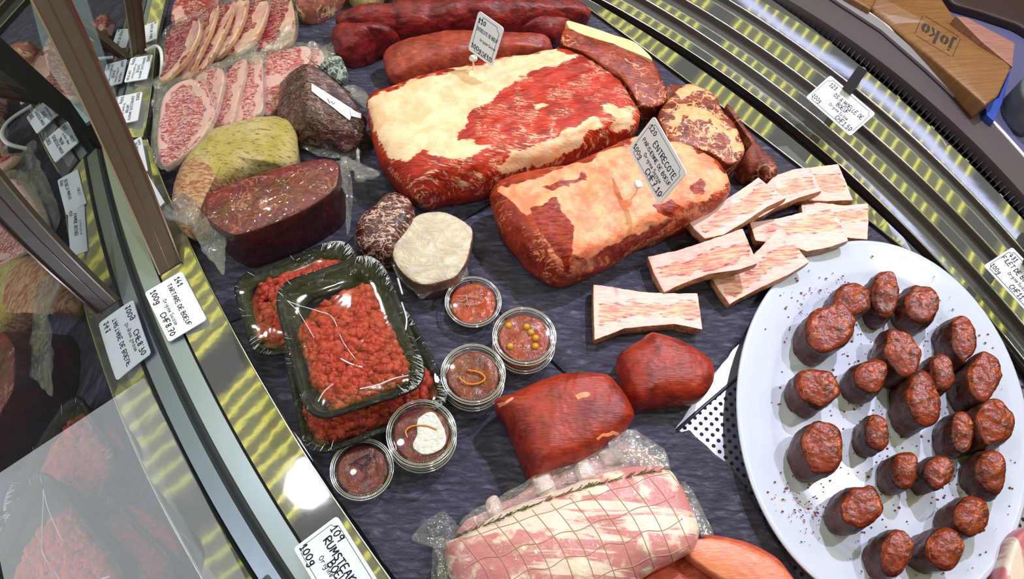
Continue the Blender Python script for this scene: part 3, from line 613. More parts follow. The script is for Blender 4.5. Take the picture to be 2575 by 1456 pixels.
cut('ribeye_roast', S6, (.030, .065), .078, PAR, 'pink and orange trimmed ribeye roast in front of the striploin', p=9., disp=((.003, 18), (.0022, 45), (.0010, 130)), n=300, nr=60,
    masks=[('fat', [FAT6, ([(1400, 720), (1380, 640), (1440, 600), (1560, 560), (1700, 480), (1800, 400), (1850, 470), (1800, 540), (1640, 620), (1480, 700)], .46), ([(1330, 540), (1350, 520), (1440, 650), (1420, 710), (1390, 690)], .5)], 24), ('red', [RED6, RED6b, RED6c, RED6d, RED6e], 18)], inset=.10)
# fat edged rump slice, standing tilted on a second one
o = slab('rump_slice', [(1424, 70), (1470, 88), (1530, 102), (1590, 118), (1630, 138), (1650, 160), (1668, 200), (1680, 235), (1672, 258), (1640, 268), (1612, 262), (1590, 235), (1560, 195), (1520, 170), (1470, 135), (1415, 112), (1410, 92)], zlin((1620, 250), .048, (1520, 90), .062), 0, [AGED2, CRUST], thick=.028, e=.004, dome=.003, n=150, nr=24, disp=[(.0012, 30), (.0006, 110)])
tag(o, 'marbled rump slice with a long yellow fat strip behind it', 'meat')
o2 = slab('fat_strip', [(1424, 50), (1450, 56), (1520, 78), (1590, 102), (1625, 128), (1642, 150), (1620, 142), (1560, 118), (1500, 98), (1440, 78), (1428, 66)], .060, 0, meat('cream_fat', (.88, .70, .38), (.86, .60, .30), mott=40, bump=.3, fibre=.1), o, thick=.02, e=.003, n=90, disp=[(.0008, 40)])
cut('beef_slice', [(1600, 250), (1650, 240), (1690, 215), (1712, 222), (1700, 250), (1665, 290), (1640, 310), (1615, 295)], (.01, .02), .028, CRUST, 'dark lower slice peeking out under the fat-edged rump slice', p=2.5)
# dry aged rib
top = [(1705, 222), (1732, 208), (1772, 222), (1800, 240), (1822, 280), (1845, 305), (1866, 350), (1872, 385), (1850, 408), (1825, 410), (1790, 385), (1740, 370), (1690, 355), (1665, 320), (1657, 285), (1672, 258)]
o = slab('dry_aged_rib', top, .064, 0, [AGED, CRUST], e=.004, dome=.002, n=150, nr=26, ns=8, bscale=.98, disp=[(.0013, 35), (.0006, 120)], masks=[('fat', [[(1700, 225), (1735, 203), (1775, 222), (1740, 232), (1712, 250)], [(1690, 290), (1720, 265), (1790, 285), (1850, 330), (1870, 380), (1855, 385), (1835, 340), (1780, 300), (1720, 290), (1700, 320)]], 12)])
tag(o, 'heavily marbled dry-aged rib piece standing beside the rump slice', 'meat')
cut('rib_end', [(1828, 262), (1850, 285), (1880, 330), (1905, 370), (1935, 400), (1950, 425), (1948, 452), (1925, 462), (1895, 450), (1868, 455), (1850, 430), (1868, 400), (1874, 380), (1866, 345), (1846, 302)], (.012, .05), .045, CRUST, 'dark brown tapering bone end at the right of the dry-aged rib', p=2.5, disp=((.003, 30), (.0014, 80)))
# rump pieces in front
cut('rumpsteak_piece', [(1242, 1012), (1290, 988), (1360, 958), (1430, 941), (1500, 938), (1535, 948), (1560, 975), (1580, 1010), (1594, 1038), (1590, 1060), (1560, 1098), (1520, 1130), (1450, 1170), (1370, 1205), (1338, 1220), (1322, 1190), (1300, 1130), (1270, 1060)], (.020, .055), .066, RED, 'bright red rump piece resting against the netted roast', p=4.5, n=220, nr=50, disp=((.002, 18), (.0011, (18, 70, 40, .3, .95)), (.0004, 200)),
    masks=[('fat', [[(1245, 1010), (1290, 992), (1298, 1000), (1250, 1020)], [(1445, 990), (1480, 985), (1490, 990), (1450, 1005)], [(1500, 1105), (1540, 1085), (1560, 1090), (1510, 1115)]], 8)])
cut('rumpsteak_piece', [(1552, 905), (1575, 880), (1610, 858), (1640, 838), (1690, 850), (1740, 872), (1785, 900), (1795, 930), (1792, 965), (1765, 1000), (1710, 1012), (1640, 1020), (1592, 1033), (1570, 1015), (1555, 960)], (.012, .04), .05, RED, 'rounded dark red rump piece below the single marrow bone', p=3., n=200, nr=44, disp=((.002, 20), (.001, (30, 80, 40, .9, .3)), (.0004, 200)))
# ------------------------------------------------------------------ marrow bones
def bonemat():
    t = NT('bone_cut'); ob, an = t.coord(.55, (1, 6, 1)); at = t.n('Attribute', attribute_name='fat'); n1 = t.noise(an, 60, 5, .65); n2 = t.noise(ob, 50, 5, .65); n3 = t.noise(an, 260, 3)
    c = t.mix(t.step(n1, .35, .7), (.84, .60, .54), (.80, .45, .41)); c = t.mix(t.step(n2, .5, .75), c, (.82, .60, .38))
    m = t.step(t.math('MULTIPLY_ADD', t.math('SUBTRACT', n2, .5), .8, at.outputs['Fac']), .35, .65)
    mar = t.mix(t.step(n1, .35, .65), (.80, .56, .36), (.66, .20, .18)); c = t.mix(m, c, mar)
    ring = t.math('MULTIPLY', t.step(t.math('ABSOLUTE', t.math('SUBTRACT', at.outputs['Fac'], .45)), .22, .02), t.step(n1, .45, .62)); c = t.mix(t.math('MULTIPLY', ring, .9), c, (.40, .04, .05))
    c = t.mix(t.math('MULTIPLY', t.step(n3, .6, .75), .35), c, (.5, .2, .15))
    t.bsdf(Base_Color=c, Roughness=.55, Normal=t.bump(t.math('ADD', n2, t.math('MULTIPLY', n3, .3)), .25, .002), Specular_IOR_Level=.3); return t.m
BONE = bonemat(); BSIDE = meat('bone_side', (.55, .26, .12), (.30, .09, .05), fat=(.85, .6, .35), marb=.4, msc=60, mott=50, bump=.8, rough=.5)
def bone(top, zt, th, label, mar, bscale=.94):
    o = slab('marrow_bone', top, zt, 0, [BONE, BSIDE], thick=th, e=.0012, n=150, nr=18, ns=6, bulge=.002, bscale=bscale, curved=True, disp=[(.0007, 60), (.0005, 180)], masks=[('fat', [mar], 26)])
    return tag(o, label, 'bone', 'split marrow bones')
def dens(P, k=3):        # straight-ish outline with firm corners
    P = np.array(P, float); Q = []
    for i in range(len(P)):
        a, b = P[i], P[(i+1) % len(P)]; Q += [a+(b-a)*t for t in (.04, .5, .96)]
    return Q
bone(dens([(1492, 715), (1545, 722), (1610, 733), (1680, 737), (1754, 737), (1760, 780), (1766, 828), (1700, 815), (1630, 820), (1570, 826), (1495, 855), (1492, 790)]), .020, .019, 'single marrow bone lying apart at the front', [(1505, 765), (1620, 768), (1755, 760), (1758, 800), (1640, 790), (1510, 810)])
bone(dens([(1790, 700), (1850, 690), (1895, 640), (1962, 570), (2000, 615), (2036, 658), (1985, 690), (1910, 725), (1835, 765), (1812, 735)]), zlin((1830, 740), .020, (1960, 600), .044), .018, 'marrow bone lying half on the platter, under the foremost of the pile', [(1810, 710), (1900, 680), (1975, 605), (2005, 640), (1930, 690), (1830, 740)])
bone(dens([(1628, 645), (1700, 630), (1780, 604), (1868, 575), (1885, 615), (1905, 662), (1860, 678), (1780, 690), (1720, 712), (1670, 735), (1645, 690)]), zlin((1650, 690), .022, (1890, 620), .062), .018, 'marrow bone at the front left of the bone pile, red spots on its marrow', [(1650, 672), (1750, 645), (1872, 612), (1885, 640), (1760, 678), (1665, 705)])
bone(dens([(1728, 555), (1800, 515), (1850, 485), (1908, 445), (1945, 475), (1976, 498), (1930, 520), (1870, 560), (1820, 590), (1772, 600), (1748, 578)]), zlin((1750, 580), .040, (1940, 470), .062), .018, 'marrow bone leaning against the pink roast', [(1750, 565), (1830, 525), (1925, 465), (1950, 490), (1850, 545), (1775, 585)])
bone(dens([(1950, 440), (2000, 424), (2038, 420), (2050, 445), (2066, 480), (2010, 497), (1955, 520), (1890, 560), (1878, 555), (1920, 505), (1900, 490)]), zlin((1900, 540), .020, (2050, 450), .040), .016, 'curved yellowish marrow bone in the middle of the back pile', [(1930, 480), (2040, 435), (2050, 462), (1950, 500)])
bone(dens([(1956, 447), (1975, 432), (2040, 420), (2108, 412), (2125, 450), (2145, 503), (2080, 506), (2020, 503), (1975, 480)]), .018, .017, 'marrow bone farthest right at the back, partly on the steel step', [(1975, 455), (2110, 432), (2128, 470), (2040, 490)], 1.)
bone(dens([(1885, 560), (1960, 548), (2030, 530), (2085, 518), (2108, 548), (2135, 605), (2085, 622), (2030, 632), (1980, 615), (1900, 605)]), zlin((1890, 580), .030, (2130, 580), .040), .016, 'wide marrow bone with cross scratches touching the platter rim', [(1900, 580), (2000, 560), (2090, 535), (2115, 575), (2000, 595)])
bone(dens([(2015, 515), (2060, 508), (2120, 516), (2184, 512), (2184, 560), (2182, 602), (2130, 598), (2080, 590), (2020, 560)]), .020, .019, 'marrow bone with a deep red marrow line next to the steel step', [(2030, 535), (2100, 535), (2183, 530), (2183, 552), (2100, 560)])
# ------------------------------------------------------------------ platter
CHINA = simple('white_china', (.58, .63, .78), .12, 0, .5, coat=.5)
def oval(name, prof, mat, label, cat, cen, ax, ay, dr, n=128):
    ex = np.array(dr)/np.hypot(*dr); ey = np.array([-ex[1], ex[0]]); rings = []
    for off, z in prof:
        q = []
        for a in np.linspace(0, 2*math.pi, n, endpoint=False):
            ca, sa = math.cos(a), math.sin(a); q.append(np.r_[np.array(cen)+ex*(ax-off)*ca+ey*(ay-off)*sa, z])
        rings.append(np.array(q))
    V, Fc, rid = rings_to_mesh(rings); return tag(mk(name, V, Fc, mat, None), label, cat)
oval('platter', [(.100, .006), (.080, .0062), (.060, .0065), (.050, .0075), (.044, .0115), (.038, .0135), (.02, .017), (.006, .0212), (.002, .0218), (0, .0205), (.001, .0185), (.006, .0165), (.04, .009), (.055, .001), (.06, 0.), (.09, 0.)], CHINA, 'white oval china platter carrying spiced meat cubes', 'platter', (.4653, .2797), .2215, .1636, (-.3036, -.9528))
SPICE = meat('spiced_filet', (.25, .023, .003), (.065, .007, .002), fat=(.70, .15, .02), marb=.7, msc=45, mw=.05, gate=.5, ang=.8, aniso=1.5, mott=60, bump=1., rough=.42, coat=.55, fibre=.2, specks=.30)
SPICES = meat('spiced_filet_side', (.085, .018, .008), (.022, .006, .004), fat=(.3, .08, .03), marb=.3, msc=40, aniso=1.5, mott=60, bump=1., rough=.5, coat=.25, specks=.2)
FL = [(2088, 822, 56, 70, .5, 'big red-topped cube at the upper left of the platter, top face shining'),
 (2147, 751, 50, 40, 0, 'round knobbly cube just right of the upper left big one'), (2229, 738, 40, 62, .1, 'tall pointed cube at the top centre of the platter'),
 (2322, 764, 42, 52, -.3, 'brown square cube at the top right, front side dark'), (2273, 882, 46, 62, -.5, 'tall cube with an orange fat vein below the top centre one'),
 (2424, 847, 34, 58, -.1, 'smooth cube near the right rim with a bright red face'), (2058, 972, 56, 50, .3, 'wide crusty cube at the left with dark ring marks'),
 (2193, 945, 42, 44, .4, 'dark knotty cube in the middle left, touching the tall veined one'), (2372, 935, 34, 50, -.2, 'smooth brown cube right of the tall veined one'),
 (2478, 943, 42, 66, 0, 'broad dark cube closest to the right rim'), (2326, 1003, 42, 72, -.4, 'tallest cube in the centre with branching orange veins'),
 (2070, 1125, 54, 72, -.2, 'largest red cube at the left side with a peaked top'), (2208, 1085, 31, 50, -.2, 'small pointed cube in the middle of the platter'),
 (2424, 1083, 29, 54, 0, 'narrow cube right of centre with an orange veined face'), (2507, 1062, 48, 62, -.2, 'rounded dull cube by the right rim below the broad dark one'),
 (2279, 1182, 39, 48, 0, 'small shiny cube touching its dark twin at the lower centre'), (2362, 1185, 40, 43, 0, 'dark speckled cube pressed against the small shiny one'),
 (2497, 1186, 38, 60, 0, 'dull brown cube low at the right rim'), (2168, 1272, 50, 58, .2, 'big glossy cube at the lower left of the platter'),
 (2447, 1297, 46, 50, 0, 'speckled cube above the lower rim on the right'), (2257, 1385, 47, 62, .3, 'red wedge-shaped cube at the bottom of the platter'),
 (2378, 1378, 50, 54, 0, 'purple-brown speckled cube at the bottom right of the platter')]
for (x, y, rx, ry, rot, l) in FL:
    h = .052 if rx*ry > 2600 else .046
    P = []; rr = random.Random(int(x*7+y)); k = 11; ph = rr.random()*6
    for i in range(k):
        a = 2*math.pi*i/k; r = 1+rr.uniform(-.11, .09)+.05*math.sin(2*a+ph); px_ = rx*r*math.cos(a); py_ = ry*r*math.sin(a)
        P.append((x+px_*math.cos(rot)-py_*math.sin(rot), y+px_*math.sin(rot)+py_*math.cos(rot)))
    tx = rr.uniform(-.004, .004)
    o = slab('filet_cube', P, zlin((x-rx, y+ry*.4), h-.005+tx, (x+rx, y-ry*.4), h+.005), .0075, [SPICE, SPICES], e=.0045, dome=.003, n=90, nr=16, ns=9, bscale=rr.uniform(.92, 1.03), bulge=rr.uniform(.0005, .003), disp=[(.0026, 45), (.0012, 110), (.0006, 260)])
    tag(o, 'spice-coated meat cube: '+l, 'meat cube', 'spiced meat cubes on the platter')
V, Fc = [], []
for i in range(900):     # paprika crumbs between the cubes
    if i < 620:
        f = random.choice(FL); r_ = abs(random.gauss(60, 28)); a = random.random()*6.283; p = (f[0]+r_*math.cos(a)-10, f[1]+r_*math.sin(a)+25)
    else: p = (random.gauss(2020, 50), random.gauss(1270, 40)) if i % 3 == 0 else ((random.gauss(2060, 70), random.gauss(760, 40)) if i % 3 == 1 else (random.gauss(2230, 90), random.gauss(1010, 120)))
    W = UN([p], .012)[0]; rel = W[:2]-np.array([.4653, .2797]); ex = np.array([-.3036, -.9528]); ey = np.array([.9528, -.3036]); A, B = rel@ex, rel@ey; rn = math.hypot(A/.2215, B/.1636)
    if rn > .93: continue
    d_ = min(.2215, .1636)*(1-rn); z = np.interp(d_, [0, .006, .03, .038, .044, .052, .06], [.0215, .0212, .0155, .0138, .0115, .0078, .0066])+.0004
    s = abs(random.gauss(.0005, .00035))+.0003; b = len(V); an = random.random()*6
    for k in range(5): V.append((W[0]+s*math.cos(an+k*1.257)*(1+.4*random.random()), W[1]+s*math.sin(an+k*1.257), z))
    V.append((W[0], W[1], z+s*.6)); Fc += [(b+k, b+(k+1) % 5, b+5) for k in range(5)]
tag(mk('spice_crumbs', V, Fc, simple('paprika', (.22, .03, .02), .6), None, False), 'red paprika crumbs scattered over the white platter', 'spice', kind='stuff')
# ------------------------------------------------------------------ sauce pots
def sauce(name, c1, c2, film=1., sc=70, rough=.2):
    t = NT(name); ob, an = t.coord(); n1 = t.noise(ob, sc, 5, .6, 1.); c = t.mix(t.step(n1, .35, .65), c1, c2)
    t.bsdf(Base_Color=c, Roughness=rough, Normal=t.bump(n1, .6, .004), Coat_Weight=film*.22, Coat_Roughness=.05, Coat_Normal=t.bump(t.noise(ob, 120, 3, .6, 2.), .8, .01)); return t.m
def lathe(name, prof, c, mat, parent, n=64, rib=0):
    rings = []
    for i, (r, z) in enumerate(prof):
        a = np.linspace(0, 2*math.pi, n, endpoint=False); rr = r*np.ones(n); rings.append(np.stack([c[0]+rr*np.cos(a), c[1]+rr*np.sin(a), np.full(n, c[2]+z)], 1))
    V, Fc, rid = rings_to_mesh(rings, False, False); Fc = [f[::-1] for f in Fc]
    return mk(name, V, Fc, mat, parent)
def disc(name, r, z, c, mat, parent, n=48, disp=None, dome=0.):
    rings = [np.stack([c[0]+r*s*np.cos(a), c[1]+r*s*np.sin(a), np.full(n, c[2]+z+dome*(1-s*s))], 1) for s in np.linspace(.05, 1, 14) for a in [np.linspace(0, 2*math.pi, n, endpoint=False)]]
    rings.append(rings[-1]*[1, 1, 1]+np.array([0, 0, -.004])); V, Fc, rid = rings_to_mesh(rings, True, True); return mk(name, V, Fc, mat, parent, True, None, disp)
RIBS = simple('ribbed_clear', (.8, .78, .7), .12, .6, .5)
def pot(c, r, h, sm, label, fill=.78, extra=None):
    t = thing('sauce_pot', c, label, 'sauce pot', 'clear sauce pots')
    lathe('cup', [(r*.70, .0005), (r*.74, .0008), (r*.82, h*.5), (r*.88, h*.93), (r*.95, h*.94), (r*.96, h*.90)], c, CUPM, t)
    disc('sauce', r*.80, h*fill, c, sm, t, disp=[(.0012, 120)], dome=.001)
    lathe('sauce_body', [(r*.68, .0015), (r*.73, .0025), (r*.80, h*fill-.001)], c, sm, t)
    lid = lathe('lid', [(r*.985, h*.90), (r*1., h*.93), (r*1., h*1.0), (r*.975, h*1.04), (r*.93, h*1.05), (r*.90, h*1.02), (r*.885, h*.93), (r*.83, h*.915), (r*.80, h*.93), (r*.02, h*.935)], c, CUPM, t)
    # bright rolled edges of the clear plastic
    V, Fc = [], []; a = np.linspace(0, 2*math.pi, 72, endpoint=False)
    for rr, zz, w_ in ((r*.995, h*1.01, .0007), (r*.935, h*1.05, .0006), (r*.885, h*.95, .0005), (r*.99, h*.91, .0006)):
        tube(np.stack([c[0]+rr*np.cos(a), c[1]+rr*np.sin(a), np.full(72, c[2]+zz)], 1), w_, 5, True, V, Fc)
    mk('lid_edge', V, Fc, EDGP, lid)
    V, Fc = [], []
    for k in range(26):   # fine ribs of the lid on the camera side
        an = -2.0+k*.055; p = np.array([c[0]+r*.79*math.cos(an), c[1]+r*.79*math.sin(an), c[2]+h*.945]); q = np.array([c[0]+r*.86*math.cos(an), c[1]+r*.86*math.sin(an), c[2]+h*.96]); tube([p, q], .0003, 4, False, V, Fc)
    mk('lid_ribs', V, Fc, EDGP, lid)
    return t
EDGP = clear('clear_edge', gloss=.40, milk=.30, rough=.12, bump=0., milkcol=(.85, .85, .95))
OR = sauce('orange_sauce', (.46, .050, .004), (.26, .024, .003)); BR = sauce('brown_sauce', (.24, .045, .010), (.11, .014, .006)); PK = sauce('peppercorn_sauce', (.34, .045, .012), (.20, .022, .010)); DK = sauce('dark_red_sauce', (.17, .022, .016), (.09, .012, .012))
GOLD = sauce('golden_sauce', (.55, .20, .02), (.20, .04, .01)); SALT = meat('white_seasoning', (.88, .86, .80), (.70, .68, .62), mott=200, bump=1., film=1., fibre=.1)
def potxy(px, dpx, z): 
    c = UN([px], z)[0]; a = UN([(px[0]-dpx/2, px[1])], z)[0]; return c, np.linalg.norm(c-a)
hp = .021
def place_pot(px, dpx, levels, sms, labels, shift=(0, 0)):
    z = hp*levels; c, r = potxy(px, dpx, z); out = []
    for k in range(levels):
        cc = np.array([c[0]+(levels-1-k)*shift[0], c[1]+(levels-1-k)*shift[1], k*(hp*1.0)+.0002]); out.append(pot(cc, r, hp*.94, sms[k], labels[k]))
    return c, r, out
place_pot((1190, 757), 142, 1, [OR], ['single clear pot of orange sauce next to the wrapped cheese-coloured disc'])
c1_, r1_, s1_ = place_pot((1319, 844), 160, 2, [PK, PK], ['lower pot of the stack carrying the peppercorn sauce', 'upper pot of red sauce with yellow peppercorns, on top of its stack'], (.001, -.001))
PEP = simple('peppercorn', (.58, .30, .02), .25, coat=.6)
for (x, y) in ((1279, 819), (1324, 822), (1335, 836), (1347, 850), (1283, 871), (1346, 871)):
    p = UN([(x, y)], hp*1.79)[0]; rings = [np.stack([p[0]+.0040*math.sin(b)*np.cos(a), p[1]+.0040*math.sin(b)*np.sin(a), np.full(12, p[2]+.0040*math.cos(b))], 1) for b in np.linspace(.15, 3.0, 7) for a in [np.linspace(0, 2*math.pi, 12, endpoint=False)]]
    V, Fc, rid = rings_to_mesh(rings); mk('peppercorn', V, Fc, PEP, s1_[1])
c2_, r2_, s2_ = place_pot((1190, 939), 163, 2, [BR, BR], ['lower pot of brown sauce, under the pot with an orange curl', 'upper pot of brown sauce with an orange curl on its lid, beside the mince tray'])
c3_, r3_, s3_ = place_pot((1060, 1088), 177, 2, [GOLD, DK], ['lower golden pot, under the pot with white seasoning', 'upper pot with a heap of white seasoning under the lid'])
c4_, r4_, s4_ = place_pot((910, 1178), 160, 1, [DK], ['single pot of dark red sauce marked A, nearest the front ledge'])
blobm = slab('seasoning', [(1050, 1055), (1085, 1035), (1108, 1060), (1122, 1100), (1108, 1130), (1065, 1142), (1038, 1122), (1048, 1092)], hp*1.90, hp*1.8, SALT, s3_[1], e=.001, dome=.0008, n=60, nr=8, disp=[(.0006, 200)])
def mark(px, z, w_, mat, parent, nm='marking'):
    V, Fc = [], []
    for P in px: tube(resample(UN(P, z), 30, False), w_, 5, False, V, Fc)
    return mk(nm, V, Fc, mat, parent)
mark([[(876, 1170), (928, 1142), (918, 1168), (905, 1170)], [(928, 1142), (922, 1170)], [(890, 1164), (915, 1172), (921, 1200)]], hp*.94+.0002, .0007, INK, s4_[0])
mark([[(1176, 930), (1205, 937), (1220, 950), (1208, 962), (1180, 966), (1160, 955), (1155, 945)]], hp*1.92, .0010, simple('orange_ink', (.75, .22, .01), .4), s2_[1])
mark([[(1025, 1100), (1020, 1085), (1035, 1072), (1070, 1070), (1098, 1080)]], hp*1.98, .0008, simple('orange_ink2', (.75, .25, .05), .4), s3_[1])
mark([[(1147, 762), (1180, 766), (1210, 762), (1214, 752), (1190, 746), (1150, 744)], [(1148, 750), (1160, 757), (1178, 747)], [(1172, 740), (1176, 760), (1182, 774)]], hp*.94+.0002, .0005, simple('grey_ink', (.38, .30, .28), .4), bpy.data.objects['sauce_pot'])
# ------------------------------------------------------------------ mince trays
MINCE = meat('mince', (.50, .065, .030), (.26, .020, .012), fat=(.75, .30, .20), marb=.25, msc=150, mott=140, bump=.6, coat=.08, fibre=.2, rough=.5)
def mince_blobs(parent, poly, z0, hfun, N, r0=.0055):
    P = np.asarray(poly, float); V, Fc = [], []; lo, hi = P.min(0), P.max(0); made = 0
    while made < N:
        q = lo+(hi-lo)*rng.rand(2); d = sdist(q[None], P)[0]
        if d < 6: continue
        made += 1; h = z0+hfun(d, q); W = UN([q], h)[0]; r = r0*(.6+.7*rng.rand()); b = len(V); ax = rng.rand(3)*.7+.65; ph = rng.rand(3)*9
        nu, nv = 7, 5
        for i in range(nv):
            for j in range(nu):
                a = 2*math.pi*j/nu; bb = .25+i/(nv-1)*2.6; v = np.array([math.sin(bb)*math.cos(a)*ax[0], math.sin(bb)*math.sin(a)*ax[1], math.cos(bb)*ax[2]])
                k = 1+.38*noise.noise(Vector(v*1.7+ph)); V.append(tuple(np.array([W[0], W[1], h])+v*r*k))
        for i in range(nv-1):
            for j in range(nu): Fc.append((b+i*nu+j, b+(i+1)*nu+j, b+(i+1)*nu+(j+1) % nu, b+i*nu+(j+1) % nu))
        Fc.append(tuple(b+j for j in range(nu)))
    return tag(mk('minced_meat', V, Fc, MINCE, parent, True), kind='stuff')
def rrect(c4, r=.2, n=9):
    """rounded quad from four pixel corners"""
    P = np.array(c4, float); out = []
    for i in range(4):
        a, b, c = P[i-1], P[i], P[(i+1) % 4]; u = b+(a-b)*r; v = b+(c-b)*r
        for t in np.linspace(0, 1, n): out.append((1-t)**2*u+2*t*(1-t)*b+t*t*v)
    return np.array(out)
TB = simple('tray_black', (.006, .006, .008), .45, spec=.12)
def tray(c4, zr, label, meatpoly, N, tilt=0, hh=.030):
    rim = rrect(c4, .22); rim = orient(rim); zt = zval(zr, rim); T = UN(rim, zt); c = T.mean(0); t = thing('mince_tray', c-np.array([0, 0, hh]), label, 'tray', 'film-wrapped trays of mince')
    def rg(off, dz):
        q = T.copy(); d = T[:, :2]-c[:2]; L = np.hypot(*d.T); q[:, :2] = c[:2]+d*((L+off)/L)[:, None]; q[:, 2] += dz; return q
    rings = [rg(-.030, -hh+.002), rg(-.016, -hh+.003), rg(-.008, -.006), rg(-.006, 0.), rg(-.001, .0012), rg(.0005, 0), rg(0, -.004), rg(-.004, -.005), rg(-.014, -hh), rg(-.030, -hh-.001)]
    V, Fc, rid = rings_to_mesh(rings); mk('tray_body', V, Fc, TB, t)
    zc = c[2]
    mp = np.array(meatpoly, float); mince_blobs(t, mp, 0, lambda d, q: zval(zr, np.array([q]))[0]-.0135+min(.009, d/40*.009), int(N*1.5))
    slab('meat_bed', mp, lambda P: zval(zr, P)-.0175, 0, MINCE, t, thick=.010, e=.004, dome=.006, n=80, nr=10, disp=[(.0012, 90)])
    # cling film over the top, and its crimped bright border
    rings = [rg(-.006, .0016), rg(-.012, .0005)]+[rg(0, 0)*0+np.c_[c[:2]+(T[:, :2]-c[:2])*s, T[:, 2]*s+zc*(1-s)-.0005+0*s] for s in (.75, .6, .45, .3, .15, .05)]
    V, Fc, rid = rings_to_mesh(rings[::-1], True, False); mk('cling_film', V, Fc, TRAYF, t, True, None, [(.0022, 26)])
    m = len(T)*8; idx = np.linspace(0, len(T), m, endpoint=False); Tq = np.stack([np.interp(idx, np.arange(len(T)+1), np.r_[T[:, k], T[:1, k]]) for k in range(3)], 1); d = Tq[:, :2]-c[:2]; L = np.hypot(*d.T)
    rr = []
    for off, dz, am in ((.0008, .0005, 0), (-.003, .0022, .0004), (-.008, .0015, .0012), (-.014, .0008, .0016), (-.021, .0002, .0003)):
        q = Tq.copy(); q[:, :2] = c[:2]+d*((L+off)/L)[:, None]; q[:, 2] += dz+am*np.array([noise.noise(Vector((a*.55, off*200, c[0]*9))) for a in range(m)]); rr.append(q)
    V, Fc, rid = rings_to_mesh(rr, False, False); mk('film_border', V, Fc, RIMF, t, True)
    # gathered film folds over the rim, their glints put in as whitish strands
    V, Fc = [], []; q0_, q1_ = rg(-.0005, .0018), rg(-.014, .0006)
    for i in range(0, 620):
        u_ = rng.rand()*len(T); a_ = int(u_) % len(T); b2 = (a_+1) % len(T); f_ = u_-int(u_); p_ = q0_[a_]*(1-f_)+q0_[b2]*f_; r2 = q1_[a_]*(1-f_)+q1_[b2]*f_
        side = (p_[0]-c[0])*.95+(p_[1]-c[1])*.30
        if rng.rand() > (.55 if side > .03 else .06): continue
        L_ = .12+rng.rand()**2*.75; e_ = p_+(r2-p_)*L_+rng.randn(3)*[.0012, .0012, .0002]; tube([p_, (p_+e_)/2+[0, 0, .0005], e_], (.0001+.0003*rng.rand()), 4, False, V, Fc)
    tag(mk('fold_glints', V, Fc, FOLD_GLINT, t), kind='stuff')
    return t
FOLD_GLINT = clear('fold_glint', gloss=.35, milk=.55, rough=.15, bump=0., milkcol=(.85, .87, .98))  # whitish milk stands in for the glints on folded film
tray([(578, 700), (878, 590), (960, 830), (640, 905)], zlin((620, 880), .030, (880, 600), .034), 'mince tray at the back, half under the top one', [(650, 712), (830, 650), (880, 690), (880, 830), (720, 870), (648, 850)], 330)
tray([(705, 850), (1010, 750), (1150, 1015), (770, 1160)], zlin((760, 1130), .030, (1020, 800), .034), 'lowest mince tray, its bottom edge near the sauce pots', [(770, 900), (1000, 800), (1090, 950), (1080, 1010), (800, 1115), (745, 1010)], 420)
tt = tray([(680, 720), (952, 628), (1088, 968), (775, 1068)], zlin((780, 1050), .066, (950, 650), .068), 'topmost mince tray with shining wrinkled film', [(752, 835), (800, 770), (850, 742), (925, 712), (962, 780), (1028, 930), (1000, 968), (850, 1032), (790, 965)], 520)
V, Fc = [], []
for L_, r_ in (([(722, 756), (752, 768), (800, 782), (836, 798), (858, 850), (880, 885), (912, 924)], .0005), ([(722, 756), (748, 782), (768, 812), (790, 850)], .0004), ([(850, 898), (880, 914), (912, 924)], .0010), ([(905, 978), (950, 968), (990, 952), (1028, 944)], .0008), ([(800, 1010), (815, 985), (838, 965)], .0008), ([(1000, 700), (1012, 740)], .0012), ([(1010, 760), (1022, 800), (1020, 830)], .0010)):
    tube(resample(UN(L_, .0690), 40, False), r_, 6, False, V, Fc)
tag(mk('crease_glints', V, Fc, FOLD_GLINT, tt), kind='stuff')  # highlights along the film creases, added as whitish tubes
# ------------------------------------------------------------------ vacuum packed steaks
WAG = meat('packed_steak', (.30, .030, .040), (.17, .014, .024), fat=(.66, .36, .32), fat2=(.72, .50, .36), marb=.85, msc=150, mw=.11, gate=.40, ang=.5, aniso=3., mott=60, film=.9, edge=.35)
WAG2 = meat('packed_pink_steak', (.45, .09, .10), (.30, .04, .055), fat=(.72, .46, .42), fat2=(.66, .42, .38), marb=.95, msc=160, mw=.15, gate=.36, ang=.5, aniso=3., mott=60, film=.9, edge=.35)
FATS = meat('packed_rind', (.74, .46, .24), (.60, .28, .14), fat=(.8, .6, .4), mott=45, film=.9)
FATW = meat('packed_white_rind', (.72, .56, .50), (.62, .42, .36), fat=(.8, .6, .5), mott=45, film=.9)
def Z(pts, ox, oy, s): return [(ox+x/s, oy+y/s) for x, y in pts]
z4 = lambda pts: Z(pts, 380, 0, 3.2355)
def steak(pts, za, zb, mats, label, rind, grp, th=.012, film=True):
    P = np.array(z4(pts)); x0, x1 = P[:, 0].min(), P[:, 0].max(); ym = P[:, 1].mean(); zf = zlin((x0, ym), za, (x1, ym), zb)
    t = thing('packed_steak', UN([P.mean(0)], max(0, (za+zb)/2-th))[0], label, 'steak', grp)
    slab('steak', P, zf, 0, mats, t, thick=th, e=.0025, n=110, nr=14, ns=3, disp=[(.0009, 50)], masks=[('fat', [z4(r_) for r_ in rind], 8)])
    if film:
        c = P.mean(0); Q = c+(P-c)*(1+11/np.maximum(20, np.hypot(*(P-c).T)))[:, None]
        slab('vacuum_bag', Q, lambda A: zf(A)-th*.3, 0, FILM, t, thick=.0008, e=.0003, n=110, nr=6, ns=1, disp=[(.0016, 90)])
    return t
g1 = 'dark vacuum-packed steaks at the top left'
